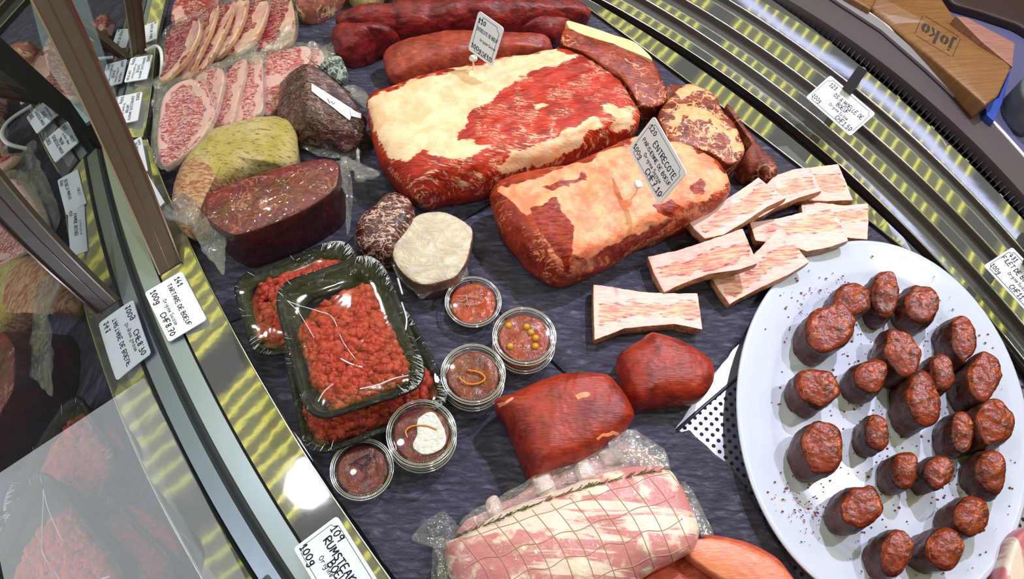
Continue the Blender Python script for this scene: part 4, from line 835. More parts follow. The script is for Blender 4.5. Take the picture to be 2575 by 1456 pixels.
R1 = [([(860, 380), (880, 200), (960, 0), (1060, -20), (1140, -10), (1160, 60), (1160, 280), (1060, 380), (960, 400)], 'rightmost packed steak of the back fan, its red face open to the right', [[(1040, 260), (1110, 60), (1150, -20), (1180, 60), (1170, 300), (1060, 400), (880, 400), (900, 360), (1000, 340)]]),
      ([(560, 420), (640, 200), (760, 40), (880, -10), (945, 0), (950, 60), (880, 250), (800, 360), (660, 430)], 'second packed steak from the right in the back fan, with a broad pale rind', [[(945, -10), (870, 30), (830, 200), (760, 300), (690, 370), (680, 430), (810, 370), (890, 250), (960, 60)]]),
      ([(420, 450), (520, 200), (620, 40), (730, -20), (790, -20), (770, 60), (740, 180), (650, 340), (560, 440), (480, 470)], 'third packed steak from the right in the back fan, red stained at its tip', [[(790, -30), (720, 10), (690, 130), (640, 270), (540, 360), (500, 460), (570, 440), (660, 340), (750, 180), (780, 60)]]),
      ([(280, 600), (380, 330), (500, 100), (600, 30), (680, 0), (650, 120), (560, 320), (450, 520), (350, 600)], 'fourth packed steak from the right, a narrow slice in the back fan', [[(690, -10), (640, 30), (580, 180), (520, 330), (420, 480), (330, 560), (350, 610), (460, 520), (570, 320), (660, 120)]]),
      ([(200, 600), (260, 350), (360, 160), (470, 60), (540, 30), (500, 200), (400, 420), (290, 620), (230, 620)], 'fifth packed steak from the right, between two narrow rinds', [[(545, 20), (500, 80), (470, 170), (400, 330), (320, 450), (230, 590), (240, 640), (300, 620), (410, 420), (510, 200)]]),
      ([(60, 640), (110, 560), (105, 380), (125, 280), (200, 200), (330, 135), (385, 150), (390, 260), (310, 440), (220, 540), (120, 640)], 'leftmost packed steak of the back fan, dark and shiny on top', [[(335, 130), (330, 260), (290, 380), (260, 470), (130, 570), (60, 640), (120, 650), (230, 545), (320, 440), (400, 260), (390, 145)]])]
for i, (p, l, r_) in enumerate(R1): steak(p, .014+.009*min(i, 5)*.5, .026+.009*i, [WAG, FATS], l, r_, g1, .010)
tag(slab('packed_steak', z4([(170, 20), (260, -40), (420, -40), (560, -20), (540, 40), (420, 120), (330, 130), (200, 190), (150, 150)]), .030, 0, WAG, None, thick=.015, e=.004, disp=[(.0015, 50)], masks=[('fat', [z4([(150, 100), (250, 60), (300, 140), (180, 200)])], 10)]), 'crumpled pack behind the leftmost steaks, cut by the photo edge', 'steak', g1)
g2 = 'pale pink vacuum-packed steaks on the left'
R2 = [([(1250, 560), (1270, 390), (1380, 400), (1405, 470), (1370, 540)], 'small pale steak end behind the black wagyu block', [[(1330, 380), (1420, 400), (1410, 560), (1350, 500)]], .02, .024),
      ([(900, 900), (930, 470), (1020, 410), (1120, 388), (1280, 380), (1280, 500), (1150, 640), (1050, 760), (1020, 880)], 'wide pale marbled steak behind the black block', [[(1230, 370), (1290, 370), (1290, 520), (1240, 520)], [(920, 620), (1000, 600), (1080, 650), (1020, 720), (940, 640)]], .022, .026),
      ([(640, 990), (690, 700), (770, 560), (830, 450), (895, 470), (905, 700), (905, 880), (830, 950), (740, 990)], 'pale steak with a wide white rind, right of the bone-white stripe', [[(830, 440), (900, 460), (915, 880), (840, 960), (830, 840), (860, 740), (840, 600)], [(700, 700), (740, 720), (730, 990), (650, 1000)]], .028, .040),
      ([(500, 1010), (560, 760), (600, 600), (700, 500), (772, 480), (760, 600), (710, 780), (660, 990), (560, 1020)], 'narrow pale steak with a bright white stripe of rind', [[(720, 480), (780, 475), (770, 620), (670, 1000), (600, 1010), (660, 760), (700, 620)]], .030, .048),
      ([(340, 900), (345, 700), (380, 600), (520, 545), (585, 570), (570, 740), (500, 960), (420, 1060)], 'yellowish pale steak behind the big front one', [[(340, 600), (440, 590), (480, 780), (500, 960), (420, 1080), (330, 900)], [(540, 550), (600, 560), (580, 740), (520, 900), (510, 760)]], .034, .052),
      ([(50, 1180), (60, 980), (100, 780), (200, 680), (340, 632), (430, 680), (480, 790), (512, 890), (500, 950), (440, 1070), (330, 1200), (180, 1310), (90, 1340)], 'large pale marbled steak at the front left in its clear bag', [[(40, 1200), (50, 980), (95, 770), (200, 670), (330, 625), (440, 670), (520, 890), (440, 1090), (330, 1210), (300, 1180), (400, 1010), (440, 900), (390, 760), (330, 700), (210, 720), (120, 820), (85, 980), (70, 1130), (180, 1180), (160, 1210)]], .038, .058)]
for (p, l, r_, za, zb) in R2: steak(p, za, zb, [WAG2, FATW], l, r_, g2, .013)
# loose bag flaps round the packs
def flap(pts, z, label_parent=None, conv=z4, name='bag_flap', mat=FILMH, am=.005, label=None, cat='plastic bag', grp='loose bag flaps'):
    P = conv(pts) if conv else pts; o = slab(name, P, z, 0, mat, label_parent, thick=.0008, e=.0003, n=100, nr=12, ns=1, disp=[(am, 45), (am*.4, 140)]); 
    if label: tag(o, label, cat, grp)
    return o
flap([(0, 1000), (30, 700), (120, 620), (240, 640), (60, 900), (40, 1180), (110, 1350), (240, 1310), (350, 1210), (330, 1260), (220, 1370), (60, 1360), (0, 1250)], .022, label='clear bag edge curling round the front left pale steak')
flap([(20, 640), (60, 620), (170, 630), (250, 610), (150, 690), (100, 730), (30, 700)], .018, label='rolled bag end beside the far price cards')
flap([(1030, 250), (1160, 200), (1165, 270), (1060, 400), (960, 420), (900, 410), (1010, 330)], .034, label='clear bag corner at the rightmost back steak')
flap([(1280, 350), (1340, 345), (1350, 400), (1470, 340), (1490, 430), (1380, 520), (1290, 470)], .022, label='crumpled bag corner between pale steak and tenderloin head')
flap([(400, 600), (760, 380), (860, 350), (850, 430), (930, 410), (925, 520), (760, 500), (560, 560)], .040, label='clear bag edge standing between the two steak fans')
# herb-coated yellow joint
HERB = NT('herb_joint'); ob, an = HERB.coord(.6, (1, 3, 1)); n1 = HERB.noise(ob, 26, 5, .6); n2 = HERB.noise(an, 130, 5, .7)
atf = HERB.n('Attribute', attribute_name='fat'); 
c = HERB.mix(HERB.step(n1, .35, .6), (.50, .40, .08), (.62, .50, .22)); c = HERB.mix(HERB.step(n2, .50, .66), c, (.22, .15, .03)); rd = HERB.step(HERB.math('MULTIPLY_ADD', HERB.math('SUBTRACT', n1, .5), 1.2, atf.outputs['Fac']), .4, .6)
c2 = HERB.mix(HERB.step(n2, .42, .6), (.62, .40, .22), (.38, .10, .04)); c = HERB.mix(rd, c, c2)
HERB.bsdf(Base_Color=c, Roughness=.4, Normal=HERB.bump(n2, .7, .004), Coat_Weight=.9, Coat_Roughness=.06, Coat_Normal=HERB.bump(HERB.n('TexNoise', {'Vector': ob, 'Scale': 50., 'Detail': 4., 'Distortion': 3.}).outputs[0], .8, .014))
cut('herb_joint', [(434, 500), (440, 460), (455, 420), (470, 395), (500, 358), (525, 328), (580, 312), (640, 300), (700, 294), (738, 320), (752, 390), (730, 430), (640, 440), (528, 500), (512, 560), (492, 595), (462, 585), (440, 550)], (.02, .04), .052, HERB.m, 'yellow herb-coated joint wrapped in wrinkled film', p=3., masks=[('fat', [[(430, 420), (500, 400), (560, 450), (640, 440), (640, 500), (480, 620), (430, 560)]], 60)], disp=((.002, 30), (.001, 80)))
# black marbled wedge with a white paper strip
def bvh(o):
    from mathutils.bvhtree import BVHTree
    M = worldloc(o); return BVHTree.FromPolygons([v.co+M for v in o.data.vertices], [tuple(p.vertices) for p in o.data.polygons])
def hit(tree, p, lift=0.):
    r = UN([p], 0)[0]-np.array([0, 0, HC]); r /= np.linalg.norm(r); h = tree.ray_cast(Vector((0, 0, HC)), Vector(r)); 
    return None if h[0] is None else np.array(h[0])+np.array(h[1])*lift
def hull(name, pts, mat, parent=None, bev=.004, disp=None, masks=None):
    me = bpy.data.meshes.new('h'); bm = __import__('bmesh').new(); bmesh = __import__('bmesh')
    for p in pts: bm.verts.new(p)
    bmesh.ops.convex_hull(bm, input=bm.verts)
    for v in [v for v in bm.verts if not v.link_faces]: bm.verts.remove(v)
    bmesh.ops.dissolve_limit(bm, angle_limit=.09, verts=bm.verts, edges=bm.edges)
    bmesh.ops.bevel(bm, geom=list(bm.edges), offset=bev, segments=3, profile=.6, affect='EDGES')
    bmesh.ops.triangulate(bm, faces=bm.faces)
    for _ in range(3): bmesh.ops.subdivide_edges(bm, edges=[e for e in bm.edges if e.calc_length() > .006], cuts=1); bmesh.ops.triangulate(bm, faces=bm.faces)
    bmesh.ops.recalc_face_normals(bm, faces=bm.faces); bm.verts.ensure_lookup_table(); bm.verts.index_update()
    V = [tuple(v.co) for v in bm.verts]; Fc = [tuple(v.index for v in f.verts) for f in bm.faces]; bm.free(); bpy.data.meshes.remove(me)
    return mk(name, V, Fc, mat, parent, True, None, disp, masks)
BLKM = meat('black_marbled', (.075, .022, .022), (.025, .008, .010), fat=(.42, .24, .20), marb=.6, msc=95, mw=.09, gate=.42, ang=.9, aniso=4., mott=60, film=.8, fibre=.5, edge=.8, fat2=(.34, .18, .12))
def hp_(pts, conv=z4): return [tuple(UN([conv([(x, y)])[0]], z)[0]) for x, y, z in pts]
wt = thing('wagyu_wedge', UN([(800, 300)], 0)[0], 'black marbled wedge in clear film with a white paper strip', 'meat')
hull('meat', hp_([(1265, 495, .090), (1110, 600, .065), (1040, 680, .040), (1020, 950, .030), (1030, 1130, .012), (1275, 960, .062), (1400, 575, .082), (1560, 715, .070), (1700, 880, .055), (1765, 970, .040), (1745, 1130, .030), (1690, 1200, .022), (1560, 1250, .018), (1350, 1180, .020), (1180, 1100, .020), (1100, 700, .0), (1500, 700, .0), (1700, 1000, 0), (1200, 1000, 0)]), BLKM, wt, .004, [(.0012, 40), (.0006, 120)])
def plane_z(p3, q):      # height of pixel q on the plane through three (px,py,z)
    A = np.array([UN([p[:2]], p[2])[0] for p in p3]); n_ = np.cross(A[1]-A[0], A[2]-A[0]); lo_, hi_ = -.02, .3
    for _ in range(40):
        m_ = (lo_+hi_)/2; v_ = (UN([q], m_)[0]-A[0])@n_*np.sign(n_[2]); 
        if v_ < 0: lo_ = m_
        else: hi_ = m_
    return m_
FP = [(*z4([(1275, 960)])[0], .062), (*z4([(1400, 575)])[0], .082), (*z4([(1765, 970)])[0], .040)]
WT_ = bvh([o for o in wt.children if o.name.startswith('meat')][0])
def strip_on(tree, P0, P1, w0, w1, lift, n=16, mm=4):
    V, Fc = [], []
    for i in range(n+1):
        for j in range(mm+1):
            s_, r_ = i/n, j/mm; p = (np.array(P0)*(1-s_)+np.array(P1)*s_)*(1-r_)+(np.array(w0)*(1-s_)+np.array(w1)*s_)*r_; h = hit(tree, p, lift); V.append(tuple(h if h is not None else V[-1]))
    for i in range(n):
        for j in range(mm): a = i*(mm+1)+j; Fc.append((a, a+1, a+mm+2, a+mm+1))
    return V, Fc
q = z4([(1305, 680), (1640, 890), (1305, 745), (1615, 980)]); V, Fc = strip_on(WT_, q[0], q[1], q[2], q[3], .0015); mk('paper_strip', V, Fc, CARD, wt, False)
q = z4([(1612, 878), (1700, 925), (1625, 945), (1705, 965)]); V, Fc = strip_on(WT_, q[0], q[1], q[2], q[3], .0022, 6, 2); mk('paper_strip', V, Fc, CARD, wt, False)
V, Fc = [], []; WZ = z4([(1435, 805), (1452, 842), (1465, 825), (1478, 850), (1494, 838)]); tube([hit(WT_, p, .0022) for p in WZ], .00035, 5, False, V, Fc); mk('pencil_mark', V, Fc, LINEM, wt)
flap([(1020, 1150), (1140, 1070), (1270, 960), (1200, 1090), (1100, 1200), (1040, 1190)], .020, wt, name='film_edge'); flap([(1150, 1110), (1220, 1120), (1400, 1200), (1620, 1240), (1680, 1170), (1700, 1270), (1560, 1290), (1350, 1260), (1210, 1180)], .012, wt, name='film_edge')
flap([(1580, 720), (1660, 690), (1730, 720), (1770, 790), (1760, 880), (1700, 850)], .014, wt, name='film_edge')
GRN = meat('green_grey_marbled', (.055, .075, .070), (.018, .028, .030), fat=(.42, .50, .44), marb=.95, msc=130, mw=.13, gate=.40, mott=60, film=.8)
tag(hull('marbled_wedge', hp_([(1360, 530, .030), (1440, 450, .040), (1540, 435, .042), (1580, 520, .036), (1600, 620, .028), (1560, 700, .020), (1480, 640, .022), (1620, 640, .0), (1580, 720, 0), (1400, 600, 0)]), GRN, None, .004, [(.0008, 60)]), 'small dark green marbled wedge behind the black one', 'meat')
# dried beef block in its bag
z5 = lambda pts: Z(pts, 380, 400, 3.2355)
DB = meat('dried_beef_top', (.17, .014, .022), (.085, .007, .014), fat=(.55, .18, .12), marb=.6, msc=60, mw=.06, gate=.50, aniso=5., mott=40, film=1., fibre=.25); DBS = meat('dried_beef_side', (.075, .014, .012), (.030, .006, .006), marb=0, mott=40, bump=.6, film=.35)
db = thing('dried_beef', UN([(700, 600)], 0)[0], 'dark red dried beef block sealed in a clear bag beside the mince trays', 'meat')
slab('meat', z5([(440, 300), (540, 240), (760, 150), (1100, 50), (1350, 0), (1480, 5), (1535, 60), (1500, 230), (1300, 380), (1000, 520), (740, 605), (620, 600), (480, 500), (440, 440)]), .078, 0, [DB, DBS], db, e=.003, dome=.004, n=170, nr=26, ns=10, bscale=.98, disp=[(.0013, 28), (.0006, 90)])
slab('bag_top', z5([(450, 470), (660, 330), (1000, 170), (1400, 60), (1510, 80), (1500, 230), (1300, 385), (1000, 525), (740, 610), (610, 600)]), .0835, 0, TRAYF, db, thick=.0006, e=.0002, dome=.003, n=110, nr=12, ns=1, disp=[(.0018, 60)])
flap([(45, 450), (150, 350), (250, 275), (330, 330), (440, 460), (590, 590), (600, 780), (590, 940), (520, 850), (430, 740), (330, 600), (300, 440), (180, 440)], zlin(z5([(45, 450)])[0], .040, z5([(560, 600)])[0], .060), db, z5, 'bag_wing', am=.004)
flap([(1500, 20), (1600, 60), (1640, 240), (1620, 560), (1590, 600), (1575, 300), (1520, 160)], .055, db, z5, 'bag_wing', mat=FILM, am=.002)
flap([(1560, -10), (1660, 0), (1680, -100), (1700, 20), (1740, 80), (1860, 100), (1850, 130), (1760, 150), (1690, 165), (1650, 90), (1600, 60)], .045, db, z5, 'bag_tail', am=.006)
# wrapped round pieces
z6 = lambda pts: Z(pts, 850, 500, 2.912)
DK2 = meat('dark_veined', (.085, .014, .016), (.035, .006, .009), fat=(.62, .42, .34), marb=.95, msc=95, mw=.08, gate=.42, ang=.4, aniso=2., mott=50, film=.95)
tag(slab('veined_sausage_end', z6([(120, 260), (130, 150), (190, 70), (270, 10), (350, -60), (430, -75), (520, -30), (550, 40), (548, 120), (500, 220), (430, 310), (380, 370), (300, 375), (220, 350), (150, 310)]), zlin((900, 600), .045, (1020, 490), .052), 0, DK2, e=.012, dome=.005, bscale=.96, bulge=.004, disp=[(.0016, 35), (.0006, 110)], nr=20), 'dark white-veined meat round wrapped in film beside the dried beef', 'meat')
PALE = NT('pale_round'); ob, an = PALE.coord(-.7, (1, 1.4, 1)); n1 = PALE.noise(ob, 30, 4); n2 = PALE.noise(an, 42, 6, .65, 2.5)
c = PALE.mix(PALE.step(n2, .4, .65), (.66, .54, .38), (.76, .68, .58)); c = PALE.mix(PALE.step(n1, .5, .7), c, (.66, .52, .44))
PALE.bsdf(Base_Color=c, Roughness=.45, Normal=PALE.bump(n2, .8, .005), Coat_Weight=.7, Coat_Roughness=.12, Coat_Normal=PALE.bump(n2, .7, .006))
pr_ = thing('pale_round', UN([(1090, 650)], 0)[0], 'pale cream round wrapped in crinkled cling film, beside the orange sauce pot', 'meat')
ptop = z6([(400, 420), (405, 360), (430, 260), (500, 170), (590, 110), (680, 88), (780, 90), (880, 130), (960, 185), (988, 225), (985, 290), (960, 400), (920, 500), (860, 570), (760, 605), (640, 628), (540, 600), (440, 510)])
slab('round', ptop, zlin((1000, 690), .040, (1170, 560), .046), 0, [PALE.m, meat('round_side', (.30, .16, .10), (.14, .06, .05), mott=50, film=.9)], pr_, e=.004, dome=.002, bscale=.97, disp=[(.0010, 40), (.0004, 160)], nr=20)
flap([(400, 430), (440, 515), (540, 605), (640, 632), (760, 610), (860, 575), (930, 500), (940, 560), (850, 640), (700, 680), (640, 720), (600, 720), (560, 680), (460, 600), (400, 500)], .022, pr_, z6, 'film_gather', am=.004)
# ------------------------------------------------------------------ netted roast in its bag
NETM = NT('netted_roast'); ob, an = NETM.coord(.55, (1, 1, 1)); sp = NETM.n('SeparateXYZ', {0: an}); n1 = NETM.noise(ob, 16, 4, .6, .8); n2 = NETM.noise(ob, 60, 5)
lay = NETM.noise(NETM.coord(.62, (.55, 4., 1))[1], 11, 4, .6, .6)
c = NETM.mix(NETM.step(lay, .48, .53), (.80, .64, .54), (.60, .22, .22)); c = NETM.mix(NETM.step(n2, .5, .72), c, (.84, .74, .58)); c = NETM.mix(NETM.step(n1, .66, .8), c, (.80, .74, .38))
NETM.bsdf(Base_Color=c, Roughness=.4, Normal=NETM.bump(n2, .5, .004), Coat_Weight=.9, Coat_Roughness=.05, Coat_Normal=NETM.bump(NETM.n('TexNoise', {'Vector': ob, 'Scale': 30., 'Detail': 3., 'Distortion': 3.}).outputs[0], .5, .014))
nt = thing('netted_roast', UN([(1450, 1330)], 0)[0], 'pale rolled roast in string netting with herb sprigs, vacuum bagged', 'roast')
NS = [(1118, 1372), (1150, 1350), (1230, 1300), (1330, 1258), (1430, 1222), (1530, 1185), (1620, 1172), (1680, 1180), (1712, 1220), (1745, 1290), (1760, 1340), (1740, 1385), (1690, 1412), (1620, 1450), (1560, 1500), (1400, 1570), (1250, 1600), (1170, 1540), (1130, 1450)]
rb = blob('meat', NS, (.018, .050), .066, 0, NETM.m, nt, 2.6, .15, 170, 44, 10, [(.002, 18), (.001, 50)])
def surf(px, zmid=.066):   # top surface height of the roast at a pixel: march along the view ray
    me = rb.data; return None
TR = bvh(rb)
def drape(lines, r, tree, V=None, Fc=None, lift=.0003, n=50):
    V = [] if V is None else V; Fc = [] if Fc is None else Fc
    for L in lines:
        P = [hit(tree, p, lift) for p in resample(np.array(L, float), n, False)]; P = [p for p in P if p is not None]
        if len(P) > 3: tube(P, r, 5, False, V, Fc)
    return V, Fc
lines = []
for k in range(12):      # rings of string round the roll
    t_ = k/11; a = np.array([1150, 1345])*(1-t_)+np.array([1668, 1172])*t_; b_ = a+np.array([85+60*t_*0, 120])*1.0; c_ = a+np.array([150-20*t_, 330-110*t_]); lines.append([a, (a+b_)/2+np.array([4, -4]), b_, c_])
for k in range(5):
    o_ = np.array([18, 62])*k+np.array([0, 10]); w_ = np.linspace(0, 1, 12); lines.append([(1150+530*s+o_[0], 1352-175*s+o_[1]+7*math.sin(s*34+k)) for s in w_])
V, Fc = drape(lines, .00042, TR); mk('string_net', V, Fc, simple('net_string', (.50, .30, .22), .7), nt)
V, Fc = [], []; rr = random.Random(3)
for k in range(110):     # rosemary sprig
    s = rr.random(); base = np.array([1150+530*s, 1352-172*s-20*math.sin(s*3.1)]); d = np.array([rr.uniform(8, 22), rr.uniform(-11, 2)]); p0, p1 = hit(TR, base, .001), hit(TR, base+d, .0025)
    if p0 is not None and p1 is not None: tube([p0, (p0+p1)/2, p1], .0004, 4, False, V, Fc)
mk('herb_sprig', V, Fc, simple('herb_green', (.14, .12, .03), .6), nt)
RIBM = meat('bag_meat', (.50, .20, .20), (.30, .08, .09), fat=(.75, .5, .42), marb=.5, msc=50, mott=40, film=1.)
slab('trimmings', [(1150, 1345), (1170, 1312), (1250, 1268), (1340, 1220), (1420, 1170), (1500, 1130), (1550, 1110), (1600, 1120), (1665, 1160), (1675, 1185), (1600, 1182), (1500, 1205), (1400, 1245), (1250, 1305)], .030, 0, RIBM, nt, e=.006, dome=.004, disp=[(.003, 40), (.001, 120)], n=150)
for (x, y, a_, b_) in ((1245, 1275, 22, 30), (1370, 1215, 30, 36), (1470, 1180, 26, 34), (1540, 1145, 34, 22)):
    slab('fat_rib', [(x-a_, y-b_*.6), (x+a_*.2, y-b_), (x+a_, y+b_*.5), (x+a_*.2, y+b_), (x-a_*.6, y+b_*.7)], .040, 0, FATW, nt, thick=.02, e=.004, dome=.003, n=50, nr=8, disp=[(.001, 60)])
flap([(1150, 1320), (1230, 1262), (1380, 1180), (1500, 1115), (1560, 1085), (1600, 1082), (1640, 1110), (1680, 1165), (1670, 1190), (1560, 1200), (1400, 1240), (1250, 1300), (1170, 1345)], .044, nt, None, 'bag_seam', FILM, .004)
flap([(1530, 1120), (1565, 1085), (1600, 1082), (1650, 1115), (1680, 1170), (1640, 1185), (1570, 1170)], .052, nt, None, 'bag_corner', FILMH, .005)
flap([(1035, 1352), (1110, 1288), (1160, 1335), (1150, 1360), (1135, 1400), (1120, 1470), (1100, 1450), (1095, 1385)], .018, nt, None, 'bag_wing', FILM, .003)
flap([(1090, 1385), (1130, 1360), (1175, 1560), (1090, 1560)], .010, nt, None, 'bag_wing', FILM, .003)
flap([(1712, 1225), (1732, 1220), (1788, 1325), (1790, 1352), (1765, 1350)], .012, nt, None, 'bag_strip', FILMH, .001)
# ------------------------------------------------------------------ bottom and edges
SAL = meat('pale_salmon', (.78, .24, .12), (.66, .17, .085), fat=(.86, .42, .28), marb=.5, msc=40, mw=.04, gate=.5, ang=1.1, aniso=6., mott=30, bump=.35, coat=.4); SALR = meat('salmon_red', (.60, .10, .055), (.45, .06, .035), fat=(.8, .3, .2), marb=.3, msc=40, mott=30)
tag(slab('veal_escalope', [(1722, 1372), (1745, 1355), (1790, 1352), (1850, 1362), (1910, 1385), (1955, 1415), (1990, 1448), (2030, 1520), (1950, 1540), (1870, 1520), (1820, 1465), (1772, 1430), (1735, 1400)], .045, 0, SAL, None, thick=.016, e=.004, dome=.003, disp=[(.001, 30), (.0004, 150)]), 'pale orange-pink cutlet lying on top at the bottom edge', 'meat')
cut('veal_piece', [(1765, 1352), (1800, 1350), (1860, 1358), (1925, 1385), (1985, 1435), (2060, 1560), (1950, 1560), (1860, 1480), (1790, 1400)], (.015, .026), .030, SALR, 'red-edged cutlet hidden under the pale orange-pink one', p=4.)
cut('veal_piece', [(1600, 1480), (1640, 1432), (1700, 1408), (1735, 1402), (1790, 1440), (1850, 1500), (1830, 1600), (1650, 1600), (1590, 1540)], (.012, .02), .026, SALR, 'deep salmon meat piece between netted roast and pale cutlet at the bottom', p=3.)
BAC = NT('bacon'); ob, an = BAC.coord(.35, (6, 1, 1)); c = BAC.mix(BAC.step(BAC.noise(an, 14, 3), .42, .55), (.74, .60, .50), (.50, .13, .15)); BAC.bsdf(Base_Color=c, Roughness=.4, Coat_Weight=.3)
tag(slab('bacon_piece', [(2555, 1350), (2590, 1320), (2640, 1320), (2680, 1420), (2660, 1560), (2500, 1600), (2515, 1480), (2535, 1400)], .040, 0, BAC.m, None, thick=.03, e=.006, disp=[(.001, 40)]), 'striped bacon piece at the lower right corner behind the platter', 'meat')
cut('bone_cut_meat', [(742, -10), (745, 22), (765, 36), (795, 37), (825, 20), (850, -10), (880, -50), (800, -60), (745, -40)], (.02, .04), .05, meat('bone_meat', (.45, .16, .12), (.25, .07, .05), fat=(.8, .6, .35), marb=.9, msc=60, mw=.12, mott=50), 'round meaty bone cut by the top edge', p=2.5)
YEL2 = meat('yellow_pack', (.55, .46, .20), (.42, .34, .12), mott=40, film=.8)
cut('yellow_pack', [(872, -30), (885, -2), (915, 26), (928, 25), (960, -4), (975, -40), (920, -60)], (.01, .03), .04, YEL2, 'pale yellow wrapped piece cut by the top edge', p=3.)
cut('red_pack', [(985, -40), (1000, -2), (1020, 20), (1045, 14), (1062, 0), (1070, -40)], (.01, .03), .04, RIBM, 'folded pinkish piece at the top edge behind the tenderloin', p=3.)
# ------------------------------------------------------------------ wooden knife block and things behind the rim
t = NT('block_wood'); ob, an = t.coord(.62, (2, 26, 2)); g = t.noise(an, 14, 5, .6); c = t.mix(t.step(g, .3, .7), (.25, .110, .030), (.17, .068, .020)); t.bsdf(Base_Color=c, Roughness=.4, Normal=t.bump(g, .15, .002), Coat_Weight=.15); WOOD = t.m
t = NT('block_end'); ob, an = t.coord(-.9, (2, 26, 2)); g = t.noise(an, 14, 5, .6); t.bsdf(Base_Color=t.mix(t.step(g, .3, .7), (.36, .17, .13), (.26, .11, .09)), Roughness=.5); WOOD2 = t.m
bt = thing('wooden_block', UN([(2400, 150)], .05)[0], 'wooden block with dark stencilled lettering standing on the rim', 'wooden block')
slab('block', dens([(2198, 28), (2335, 140), (2478, 264), (2512, 240), (2544, 170), (2470, 105), (2400, 40), (2330, -60), (2230, -130), (2120, -60)]), zlin((2300, 110), .064, (2500, 100), .085), .053, WOOD, bt, e=.004, n=160, nr=6, bscale=.99)
slab('block_end', dens([(2404, 40), (2432, 44), (2500, 80), (2552, 108), (2546, 168), (2472, 107)]), zlin((2430, 80), .089, (2530, 130), .089), .053, WOOD2, bt, e=.001, n=80, nr=4)
slab('block', dens([(1960, -120), (2060, -150), (2192, -60), (2210, -10), (2190, 24), (2130, -10)]), .066, .053, WOOD, bt, e=.004, n=100, nr=6)
# lettering, reads upside down from here
def stencil(parent, o_px, ex_px, ey_px, tree):
    def P(u, v): return (o_px[0]+ex_px[0]*u+ey_px[0]*v, o_px[1]+ex_px[1]*u+ey_px[1]*v)
    V, Fc = [], []
    def poly(pts):
        W = [hit(tree, P(*p), .0006) for p in pts]
        if any(w is None for w in W): return
        b = len(V); V.extend([tuple(w) for w in W]); Fc.append(tuple(range(b, b+len(W))))
    def ring(cx_, cy_, rx, ry, a0, a1, ix):
        n = 10
        for i in range(n):
            a, b_ = math.radians(a0+(a1-a0)*i/n), math.radians(a0+(a1-a0)*(i+1)/n)
            poly([(cx_+rx*math.cos(a), cy_+ry*math.sin(a)), (cx_+rx*math.cos(b_), cy_+ry*math.sin(b_)), (cx_+ix*math.cos(b_), cy_+ry*.62*math.sin(b_)), (cx_+ix*math.cos(a), cy_+ry*.62*math.sin(a))])
    # j o k o
    poly([(.05, .62), (.17, .62), (.17, -.20), (.05, -.20)]); poly([(.07, .74), (.15, .74), (.15, .84), (.07, .84)]); poly([(-.02, -.28), (.17, -.20), (.05, -.12), (-.02, -.14)])
    for cx_ in (.40, 1.22):
        ring(cx_, .31, .17, .31, 100, 260, .045); ring(cx_, .31, .17, .31, -80, 80, .045)
    poly([(.66, 0), (.78, 0), (.78, .95), (.66, .95)]); poly([(.79, .30), (.93, .64), (1.01, .64), (.86, .32)]); poly([(.84, .30), (.92, .30), (1.04, 0), (.92, 0)])
    m = .012
    fr = [(-.14, -.42), (1.52, -.42), (1.52, 1.12), (-.14, 1.12)]
    for i in range(4):
        a, b_ = np.array(fr[i]), np.array(fr[(i+1) % 4]); d = (b_-a)/np.linalg.norm(b_-a); a = a+d*.07; b_ = b_-d*.07; nn = np.array([-d[1], d[0]])*m
        for s in range(8):
            p, q = a+(b_-a)*s/8, a+(b_-a)*(s+1)/8; poly([p-nn, q-nn, q+nn, p+nn])
    mk('stencil', V, Fc, simple('stencil_black', (.02, .012, .008), .5), parent, False)
stencil(bt, (2402, 104), (-57, -35), (-14, 32), bvh([o for o in bpy.data.objects if o.name == 'block'][0]))
tag(slab('blue_cloth', dens([(2478, 266), (2512, 245), (2540, 180), (2520, 260), (2500, 305), (2482, 290)]), .062, .047, simple('blue_cloth', (.02, .06, .35), .6), None, e=.002, n=60, disp=[(.001, 60)]), 'bright blue cloth corner under the wooden block', 'cloth')
tag(slab('dark_crate', dens([(2330, -60), (2480, -120), (2800, -60), (2760, 150), (2640, 110), (2560, 60), (2470, 30), (2400, 10)]), .06, .047, simple('crate_brown', (.035, .016, .016), .5), None, e=.004, n=80), 'dark brown crate behind the wooden block, cut by the photo corner', 'crate')
tag(slab('grey_jar', [(2570, 200), (2590, 190), (2640, 200), (2660, 260), (2620, 290), (2575, 240)], .09, .047, simple('jar_grey', (.10, .11, .13), .3), None, e=.004, n=60), 'dark grey jar at the right photo edge behind the rim', 'jar')
